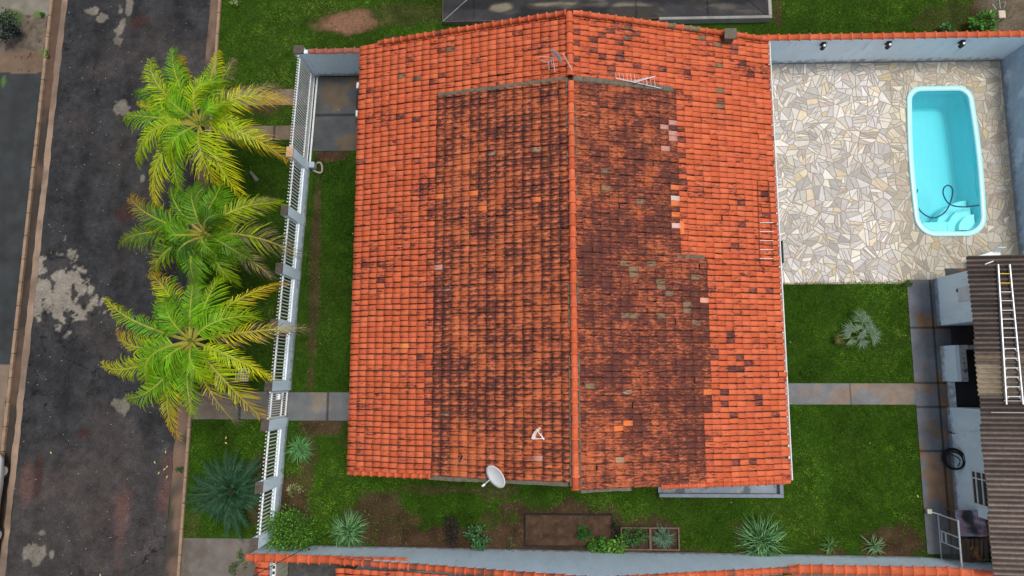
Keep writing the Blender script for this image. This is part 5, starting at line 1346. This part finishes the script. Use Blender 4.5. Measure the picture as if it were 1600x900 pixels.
def blades(name, px, py, R, n, w_, cols, label, h=.55, seed=1, cat='plant', group=None, droop=.6, z0=0, tip=None, spread=(.25, 1.0), segs=5):
    rg = random.Random(seed); c = P(px, py, .1+z0); t = empty(name, (c[0], c[1], z0), label, cat, group); V = []; F = []; C = []; R = R/39.
    for i in range(n):
        a = rg.uniform(0, 2*math.pi); rr = R*rg.uniform(*spread); hh = h*rg.uniform(.6, 1.15)*(1.25-.5*rr/R); col = cols[rg.randrange(len(cols))]; k = rg.uniform(.6, 1.3); ww = w_*rg.uniform(.7, 1.2); tw = rg.uniform(-.5, .5)
        o1, o2 = rg.gauss(0, .10)*R, rg.gauss(0, .10)*R; bx, by = c[0]+o1, c[1]+o2; b = len(V)
        for s in range(segs+1):
            u = s/segs; aa = a+tw*u*u*.5; x = bx+math.cos(aa)*rr*u*.95; y = by+math.sin(aa)*rr*u*.95; z = z0+hh*(1.9*u-(1.0+droop*.9)*u*u)+.03
            z = max(z, z0+.02); wd = ww*(1-u**2.2)*(.5+.5*min(1, u*4))+.002
            V += [(x-math.sin(aa)*wd/2, y+math.cos(aa)*wd/2, z+wd*.25), (x, y, z), (x+math.sin(aa)*wd/2, y-math.cos(aa)*wd/2, z+wd*.25)]
            cc_ = tuple(v*k*(.75+.5*u) for v in col)
            if tip and u > .75: cc_ = tip
            C += [cc_]*3
        for s in range(segs):
            q = b+s*3; F += [(q, q+3, q+4, q+1), (q+1, q+4, q+5, q+2)]
    obj('leaves', V, F, MT['leaf'], t, col=C)
    MB().tube([(c[0], c[1], z0), (c[0], c[1], z0+.05)], .05*min(1, R), 7, (.1, .1, .05)).build('base', MT['stem'], t)
    return t
GRN1 = [(.09, .23, .075), (.05, .14, .05), (.19, .36, .15), (.02, .06, .02)]
blades('strappy_plant', 547, 829, 36, 460, .024, GRN1, 'bushy blue-green strap-leaved clump in the round soil patch', .7, 3)
blades('strappy_plant', 470, 700, 29, 240, .024, [(.09, .25, .07), (.05, .15, .04), (.15, .33, .12)], 'fine green strap-leaved clump growing against the fence below the small gate', .6, 4)
blades('strappy_plant', 1186, 843, 46, 480, .024, [(.10, .26, .085), (.06, .16, .05), (.20, .38, .16), (.02, .06, .02)], 'large green strap-leaved clump at lower wall, right of the planter', .8, 5)
blades('strappy_plant', 1296, 853, 20, 34, .024, [(.14, .28, .09), (.09, .2, .06)], 'small sparse strap-leaved tuft, middle one along the lower right wall', .4, 6)
blades('strappy_plant', 1365, 853, 21, 80, .026, [(.20, .33, .16), (.12, .24, .10)], 'medium pale strap-leaved tuft at lower wall, nearest the shed', .45, 7)
leafy('green_shrub', 452, 829, 42, 33, 1.5, 5200, .085, [(.09, .24, .025), (.06, .17, .02), (.14, .31, .03), (.04, .11, .018)], 'big bright green leafy shrub filling the lower end of the fence', 'shrub', 1, stems=9)
leafy('young_shrub', 463, 765, 12, 14, .5, 160, .09, [(.28, .30, .12), (.20, .24, .09)], 'small pale yellowish shrub beside the white fence', 'shrub', 2, stems=4)
leafy('dark_shrub', 706, 826, 11, 24, .9, 800, .08, [(.02, .018, .015), (.035, .022, .02), (.05, .045, .035)], 'almost black tall narrow shrub on the soil strip', 'shrub', 3)
leafy('green_shrub', 746, 840, 17, 16, .6, 600, .12, [(.055, .16, .055), (.03, .10, .03), (.09, .21, .08)], 'mid green rounded shrub right of the almost black one', 'shrub', 4)
leafy('seedling', 792, 848, 10, 9, .25, 90, .09, [(.05, .10, .03), (.12, .12, .05)], 'tiny sparse seedling against wall left of the large soil bed', 'plant', 5, stems=3)
leafy('green_shrub', 913, 834, 12, 12, .35, 420, .08, [(.03, .12, .02), (.05, .17, .03)], 'small round dark green bush standing in the large soil bed', 'shrub', 6, z0=.08)
leafy('green_shrub', 938, 854, 17, 12, .6, 420, .14, [(.08, .24, .025), (.05, .16, .02), (.12, .30, .04)], 'bright broad-leaved bush against wall, lower corner of the large bed', 'shrub', 7)
leafy('green_shrub', 965, 850, 15, 14, .6, 420, .14, [(.10, .26, .03), (.06, .18, .02), (.18, .33, .06)], 'bright yellow-green broad-leaved bush touching the two-box planter', 'shrub', 8)
leafy('dark_shrub', 962, 826, 8, 14, .4, 260, .07, [(.025, .03, .018), (.05, .05, .035)], 'thin dark straggly bush at the right end of the large bed', 'shrub', 9)
leafy('herb_bush', 991, 838, 20, 15, .45, 900, .07, [(.05, .15, .03), (.03, .10, .02), (.08, .2, .05)], 'dense green herbs filling the left box of planter', 'plant', 10, z0=.17)
blades('herb_bush', 1037, 840, 19, 240, .022, [(.10, .18, .12), (.14, .23, .15), (.06, .12, .07)], 'thin grey-green herbs filling the right box of planter', .25, 11, z0=.17, spread=(.1, 1.15))
leafy('weed_patch', 372, 880, 14, 20, .2, 240, .09, [(.12, .20, .05), (.07, .13, .03)], 'weeds growing through the lower left pavement slab', 'plant', 12, stems=3)
leafy('weed_patch', 284, 734, 9, 8, .2, 120, .09, [(.08, .15, .04), (.05, .10, .03)], 'weeds at the kerb beside the dark cycad', 'plant', 13, stems=3)
leafy('weed_patch', 62, 24, 8, 6, .15, 120, .08, [(.08, .19, .03)], 'small bright weed patch at upper corner of the far pavement', 'plant', 14, stems=3, z0=.09)
leafy('weed_patch', 70, 84, 5, 8, .15, 80, .08, [(.08, .19, .03)], 'weeds by the far kerb above the asphalt pavement', 'plant', 15, stems=3, z0=.09)
leafy('garden_shrub', 1532, 36, 21, 15, .9, 520, .17, [(.08, .22, .03), (.05, .15, .02), (.14, .30, .06)], 'leafy light green bush behind patio wall near the top right corner', 'shrub', 16)
leafy('garden_shrub', 1481, 44, 10, 7, .5, 150, .14, [(.05, .17, .04), (.08, .2, .08)], 'smaller bush behind the patio wall, left of the light green one', 'shrub', 17)
leafy('garden_shrub', 368, 3, 8, 6, .4, 120, .08, [(.33, .40, .16), (.2, .3, .1)], 'small pale plant on the grass at the top left', 'shrub', 18)
leafy('street_tree', 6, 40, 20, 24, 1.6, 1500, .10, [(.012, .028, .02), (.02, .04, .03), (.06, .09, .08)], 'very dark shrub at the top left picture edge', 'shrub', 19, z0=.09)
leafy('garden_shrub', 1599, 893, 12, 12, 1.9, 240, .2, [(.12, .34, .02), (.2, .42, .04)], 'bright lime leaves at the bottom right corner', 'shrub', 20)
leafy('weed_patch', 1410, 442, 14, 4, .2, 130, .1, [(.05, .13, .02), (.1, .2, .04)], 'long grass tuft at the lower patio edge', 'plant', 21, stems=3)

# fan palm
fp = empty('fan_palm', P(1346, 522), 'silvery young fan palm alone on the square lawn', 'palm tree')
SIL = (.25, .33, .25); fb = Vector(P(1346, 524, 0))
fans = [((1347, 503), 24, 90, (.21, .30, .21), .75, 170), ((1344, 492), 16, 95, (.12, .20, .07), .5, 130), ((1331, 518), 22, 165, SIL, .6, 150), ((1360, 525), 26, 20, SIL, .7, 190), ((1345, 532), 18, -65, SIL, .8, 120), ((1329, 530), 16, -75, (.26, .36, .22), .5, 120),
        ((1314, 530), 15, 200, (.17, .17, .05), .35, 230), ((1343, 521), 19, -40, SIL, .7, 150), ((1340, 517), 18, 115, (.26, .36, .24), .65, 150), ((1349, 520), 15, 60, (.21, .30, .21), .6, 120), ((1355, 512), 18, 60, (.21, .30, .21), .65, 130)]
for i, ((x, y), R_, ang, col, z, sp_) in enumerate(fans):
    hub = Vector(P(x, y, z)); V = []; F = []; C = []; nray = max(9, int(sp_/9)); rg = random.Random(i)
    mb = MB(); mb.tube([fb+Vector((0, 0, .1)), fb.lerp(hub, .5)+Vector((0, 0, .15)), hub], .012, 5, (.25, .3, .15)); lf = mb.build('stalk', MT['leaf'], fp)
    for k in range(nray):
        a = math.radians(ang-sp_/2+sp_*k/(nray-1)); L = R_/46.*rg.uniform(.75, 1.1); w_ = .026; b = len(V)
        d = Vector((math.cos(a), math.sin(a), 0)); s_ = Vector((-d.y, d.x, 0)); q = rg.uniform(.75, 1.2); dz = rg.uniform(-.25, .05)
        V += [hub, hub+d*L*.5+s_*w_/2+Vector((0, 0, .05)), hub+d*L+Vector((0, 0, dz*.6)), hub+d*L*.5-s_*w_/2+Vector((0, 0, .05)), hub+d*L*.55+Vector((0, 0, .03))]
        F += [(b, b+4, b+1), (b, b+3, b+4), (b+1, b+4, b+2), (b+4, b+3, b+2)]; C += [tuple(v*q for v in col)]*5
    obj('frond', V, F, MT['leaf'], lf, col=C)
MB().tube([fb, fb+Vector((0, 0, .18))], .09, 8).build('trunk', MT['trunk'], fp)

# pinnate fronds
def frond_mesh(base, ctrl, tip, nl, ll, col0, col1, rg, droop=.5, wdt=.035, side=None, curl=0.0, rach=(.48, .46, .07), dead=0.0):
    base, ctrl, tip = Vector(base), Vector(ctrl), Vector(tip); V = []; F = []; C = []
    B_ = lambda t: base*(1-t)**2+ctrl*2*t*(1-t)+tip*t*t
    T_ = lambda t: ((ctrl-base)*2*(1-t)+(tip-ctrl)*2*t).normalized()
    dom = rg.choice((-1, 1)); asym = rg.uniform(.0, 1.0)
    n = 10; pr = None
    for i in range(n+1):
        t = i/n; p = B_(t); d = T_(t); s = d.cross(Vector((0, 0, 1))).normalized(); w_ = .045*(1-t)+.008; u = s.cross(d)
        V += [p-s*w_, p+u*w_*.7, p+s*w_]; k = .7+.5*t; C += [tuple(v*k for v in rach)]*3
    for i in range(n): q = i*3; F += [(q, q+3, q+4, q+1), (q+1, q+4, q+5, q+2)]
    for k in range(nl):
        t = .14+.86*k/(nl-1); p = B_(t); d = T_(t); s = d.cross(Vector((0, 0, 1))).normalized(); up = s.cross(d)
        prof = (.55+.45*min(1, t*3))*(1-.38*max(0, t-.55)/.45)
        for sg in (-1, 1):
            if rg.random() < .03: continue
            fold = asym if sg != dom else 0.0
            L = ll*prof*rg.uniform(.75, 1.15)*(1-.25*fold); sw = .38+.85*t**1.3+rg.gauss(0, .11)+.25*fold; dr = droop*(.6+.7*rg.random())+fold*1.1
            d1 = (s*sg*math.cos(sw)+d*math.sin(sw)+up*(.30-dr*.2)).normalized(); d2 = (s*sg*math.cos(sw)*.8+d*math.sin(sw)*1.0-Vector((0, 0, 1))*dr*.9).normalized(); d3 = (d2-Vector((0, 0, 1))*dr*1.1).normalized()
            p0 = p+Vector((0, 0, .01)); p1 = p0+d1*L*.4; p2 = p1+d2*L*.35; p3 = p2+d3*L*.25
            wv = d*wdt*.5*rg.uniform(.7, 1.15); b = len(V)
            V += [p0-wv*.5, p0+wv*.5, p1-wv, p1+wv, p2-wv*.8, p2+wv*.8, p3]
            F += [(b, b+1, b+3, b+2), (b+2, b+3, b+5, b+4), (b+4, b+5, b+6)]
            q = rg.uniform(.65, 1.3); m = min(1, max(0, (t-.45)*1.6)+rg.gauss(0, .12))
            c = [(a*(1-m)+e*m)*q for a, e in zip(col0, col1)]; tt = [x*.55+y*.45*q for x, y in zip(c, col1)]
            if rg.random() < dead*t*1.4: c = [.20*q, .145*q, .10*q]; tt = c
            c = [max(0.004, v) for v in c]; tt = [max(0.004, v) for v in tt]
            C += [tuple(c)]*2+[tuple(c)]*2+[tuple(tt)]*2+[tuple(tt)]
    return V, F, C
G = (.15, .37, .008); YG = (.36, .50, .006); Y = (.68, .58, .010); O = (.66, .34, .02); BR = (.34, .23, .15); DG = (.06, .18, .016)
def palm(px, py, zc, bpx, bpy, tips, label, seed, tint=1.0):
    rg = random.Random(seed); c = Vector(P(px, py, zc)); b = Vector(P(bpx, bpy, 0)); t = empty('coconut_palm', b, label, 'palm tree', 'coconut palms on the street verge')
    mid = b.lerp(c, .5)+Vector((0, 0, 0))+(Vector((c.x, c.y, 0))-Vector((b.x, b.y, 0)))*.12
    pts = [b*(1-u)**2+mid*2*u*(1-u)+(c-Vector((0, 0, .15)))*u*u for u in np.linspace(0, 1, 26)]
    mb = MB(); N = 12; V = []; F = []
    for i, p in enumerate(pts):
        r = (.21-.07*i/25)*(1+.06*(i % 2))+(.12*(1-i/3) if i < 3 else 0)
        for k in range(N): a = 2*math.pi*k/N; V.append((p.x+r*math.cos(a), p.y+r*math.sin(a), p.z))
    for i in range(len(pts)-1):
        for k in range(N): F.append((i*N+k, i*N+(k+1) % N, (i+1)*N+(k+1) % N, (i+1)*N+k))
    mb.add(V, F); mb.build('trunk', MT['trunk'], t, smooth=True)
    VV = []; FF = []; CC = []
    for j, (tx, ty, c0, c1, dead, bend) in enumerate(tips):
        d2 = math.hypot(tx-px, ty-py)/47.; order = j/len(tips)
        ztip = zc+(.35 if d2 < 1.6 else .0)-max(0, d2-1.2)*rg.uniform(.45, .75)
        if dead > .3: ztip -= .5
        tp = Vector(P(tx, ty, ztip)); hz = (tp-c); ln = math.hypot(hz.x, hz.y)
        perp = Vector((-hz.y, hz.x, 0)).normalized() if ln > 0 else Vector((1, 0, 0))
        ctrl = c.lerp(tp, .55)+Vector((0, 0, .75+.45*rg.random()-dead*.6))+perp*bend*1.25*ln
        st = c+Vector((hz.x, hz.y, 0)).normalized()*.10+Vector((0, 0, rg.uniform(-.1, .1)))
        v, f, cc_ = frond_mesh(st, ctrl, tp, int(36+ln*10), .86+.24*rg.random(), [a*tint for a in c0], [a*tint for a in c1], rg, droop=.55+.65*rg.random(), dead=dead, wdt=.042)
        o_ = len(VV); VV += [tuple(q) for q in v]; FF += [tuple(q+o_ for q in g_) for g_ in f]; CC += cc_
    obj('crown', VV, FF, MT['frond'], t, col=CC)
    mb = MB()
    for k in range(5): a = k*1.3; mb.tube([c+Vector((.05*math.cos(a), .05*math.sin(a), -.1)), c+Vector((.18*math.cos(a), .18*math.sin(a), .15))], .035, 6, (.22, .30, .05), r2=.015)
    mb.build('heart', MT['leaf'], t)
    return t
tp1 = [(198, 180, G, YG, 0, .05), (216, 140, G, G, 0, -.05), (214, 162, YG, Y, .0, .04), (235, 95, YG, YG, 0, .10), (271, 77, G, G, 0, .02), (282, 90, YG, O, .1, .06), (338, 84, G, Y, 0, -.15), (366, 93, G, BR, .45, -.1),
       (345, 128, YG, G, 0, .35), (430, 134, Y, BR, .7, .12), (447, 157, YG, O, .1, .16), (418, 220, YG, Y, 0, .16), (450, 252, YG, O, .25, .12), (379, 314, YG, Y, 0, .03), (336, 286, YG, Y, .1, .02), (281, 298, G, YG, 0, -.14),
       (240, 318, YG, Y, 0, -.16), (214, 250, YG, YG, 0, -.20), (262, 240, G, YG, 0, .1), (352, 160, G, YG, 0, -.2), (262, 150, G, YG, 0, .05)]
tp2 = [(204, 310, G, O, .1, .10), (190, 377, G, YG, 0, -.06), (258, 368, G, G, 0, .1), (268, 284, G, G, 0, .1), (300, 292, G, G, 0, -.05), (350, 283, G, G, 0, -.10), (354, 292, G, DG, 0, -.05), (417, 309, YG, BR, .8, .05), (438, 317, YG, YG, 0, .10),
       (465, 397, YG, BR, .5, .14), (424, 432, YG, BR, .6, .10), (362, 440, G, YG, 0, .0), (238, 426, G, Y, .1, -.10), (305, 440, G, G, 0, -.06), (240, 398, DG, BR, .7, -.03), (385, 405, G, DG, 0, .1), (340, 400, G, G, 0, 0), (345, 335, DG, G, 0, 0), (275, 405, DG, G, 0, 0)]
tp3 = [(165, 466, G, Y, 0, .06), (182, 521, YG, O, .1, .20), (161, 572, YG, Y, 0, .18), (200, 622, G, YG, 0, .28), (232, 607, G, YG, 0, -.3), (243, 627, YG, BR, .5, -.14), (273, 677, YG, O, .1, -.14), (301, 647, G, YG, 0, .05), (366, 659, Y, BR, .8, -.05), (405, 650, YG, O, .15, .06),
       (424, 590, YG, Y, 0, .08), (478, 512, Y, BR, .55, .02), (438, 442, YG, O, .05, .08), (398, 494, G, YG, 0, .14), (345, 425, G, YG, 0, -.1), (303, 437, G, G, 0, -.1), (234, 428, YG, O, .2, -.18), (266, 440, G, G, 0, .28), (332, 446, YG, BR, .4, .0), (262, 468, G, DG, 0, .0), (318, 592, G, YG, 0, .0), (248, 572, G, G, 0, .1)]
palm(309, 193, 5.2, 324, 312, tp1, 'uppermost of three coconut palms, yellow-green crown with its trunk showing', 31)
palm(318, 367, 4.6, 352, 420, tp2, 'middle coconut palm with the darkest green crown of three', 32, .72)
palm(298, 533, 5.0, 345, 590, tp3, 'lowest of three coconut palms, golden drooping fronds over the road', 33)

# cycad
cy = empty('cycad', P(362, 766), 'dark blue-green feathery cycad on the lower left grass square', 'cycad')
rg = random.Random(77); VV = []; FF = []; CC = []; c = Vector(P(366, 767, .55))
for j in range(60):
    a = 2*math.pi*j*.381966+rg.uniform(-.1, .1); R_ = (1.95 if math.cos(a) < .2 else 1.5)*rg.uniform(.68, 1.05)
    if j > 38: R_ *= .6
    if j > 54: R_ *= .5
    hz = Vector((math.cos(a), math.sin(a), 0)); tip = c+hz*R_+Vector((0, 0, rg.uniform(-.35, .2) if j < 30 else .25)); ctrl = c+hz*R_*.55+Vector((0, 0, .55+(.25 if j > 30 else 0)))
    v, f, cc_ = frond_mesh(c+hz*.08, ctrl, tip, 48, .38, (.017, .058, .026), (.045, .125, .062), rg, droop=.3, wdt=.02, rach=(.05, .09, .04))
    o_ = len(VV); VV += [tuple(q) for q in v]; FF += [tuple(q+o_ for q in g_) for g_ in f]; CC += cc_
obj('crown', VV, FF, MT['leaf'], cy, col=CC)
MB().tube([(c.x, c.y, 0), (c.x, c.y, .38)], .16, 10).build('trunk', MT['trunk'], cy)

# ------------------------------------------------------------------ small things
def stone_thing(name, pts, r, col, label, cat):
    mb = MB(); mb.tube(pts, r, 7, col, r2=r*.5); o = mb.build(name, MT['vcol'], smooth=True); set_meta(o, label, cat)
stone_thing('garden_stone', [P(403, 283, .06), P(398, 277, .07), (P(391, 268, .04))], .11, (.15, .16, .12), 'grey mossy stone on the shaded verge right of the palms', 'stone')
t = empty('drain_grate', P(378, 586), 'white plastic lattice lying on grass beneath the golden palm fronds', 'grate'); c = P(378, 586, .12)
mb = MB()
for i in range(6): mb.box(c[0]-.27+i*.105, c[0]-.25+i*.105, c[1]-.25, c[1]+.27, .10, .13); mb.box(c[0]-.27, c[0]+.28, c[1]-.25+i*.10, c[1]-.23+i*.10, .131, .15)
mb.build('lattice', MT['white'], t)
t = empty('garden_stand', P(1566, 22), 'pale square-topped stand with thin metal poles at top right corner', 'stand'); c = P(1566, 22, .45)
MB().box(c[0]-.14, c[0]+.14, c[1]-.17, c[1]+.17, .40, .46, (.55, .46, .36)).build('top', MT['vcol'], t, bevel=.015)
for sx in (-.11, .11):
    for sy in (-.14, .14): MB().tube([(c[0]+sx, c[1]+sy, 0), (c[0]+sx, c[1]+sy, .4)], .018, 6).build('leg', MT['wood'], t)
mb = MB()
for a, b in (((1563, 13), (1561, -4)), ((1557, 15), (1551, 7)), ((1551, 7), (1560, -2)), ((1569, 12), (1571, 3)), ((1561, 5), (1571, 3))): mb.tube([P(*a, .5), P(*b, .8)], .012, 5)
mb.build('pole', MT['whited'], t)
# litter on lawn, road and patio: uncountable specks
rg = np.random.default_rng(9); V = []; F = []; C = []
def speck(x, y, z, s, c, n=None):
    a = rg.uniform(0, 6.28); b = len(V); dx, dy = math.cos(a)*s, math.sin(a)*s
    V.extend([(x-dx, y-dy, z), (x+dy*.4, y-dx*.4, z+s*.2), (x+dx, y+dy, z+.004), (x-dy*.4, y+dx*.4, z+s*.15)]); F.append((b, b+1, b+2, b+3)); C.extend([c]*4)
for _ in range(420):
    y = rg.uniform(-8, 17); x = rg.uniform(lerp_line(*RL, y), lerp_line(*RR, y)); k = rg.random()
    speck(x, y, .014, rg.uniform(.012, .03), (.55, .53, .48) if k < .5 else (.30, .22, .12))
for _ in range(170):
    x = rg.uniform(-12.5, 15); y = rg.uniform(-6.5, 16)
    if -6.2 < x < 9.3 and y > -3.4 and y < 13.3: continue
    if x > PAT_X0-.3 and 3.7 < y < 13.3: continue
    if x > 15: continue
    speck(x, y, .06, rg.uniform(.015, .04), (.62, .60, .50) if rg.random() < .6 else (.35, .33, .12))
for px, py in ((262, 729), (258, 733), (249, 739), (243, 722), (262, 745), (260, 706), (158, 898), (81, 707), (354, 684), (354, 692), (1433, 775)): q = P(px, py); speck(q[0], q[1], .05, .07, (.50, .46, .16))
o = obj('leaf_litter', V, F, MT['leaf'], None, col=C, org=(0, 0, 0)); set_meta(o, 'scattered pale petals and fallen leaves on road and lawns', 'litter', None, 'stuff')
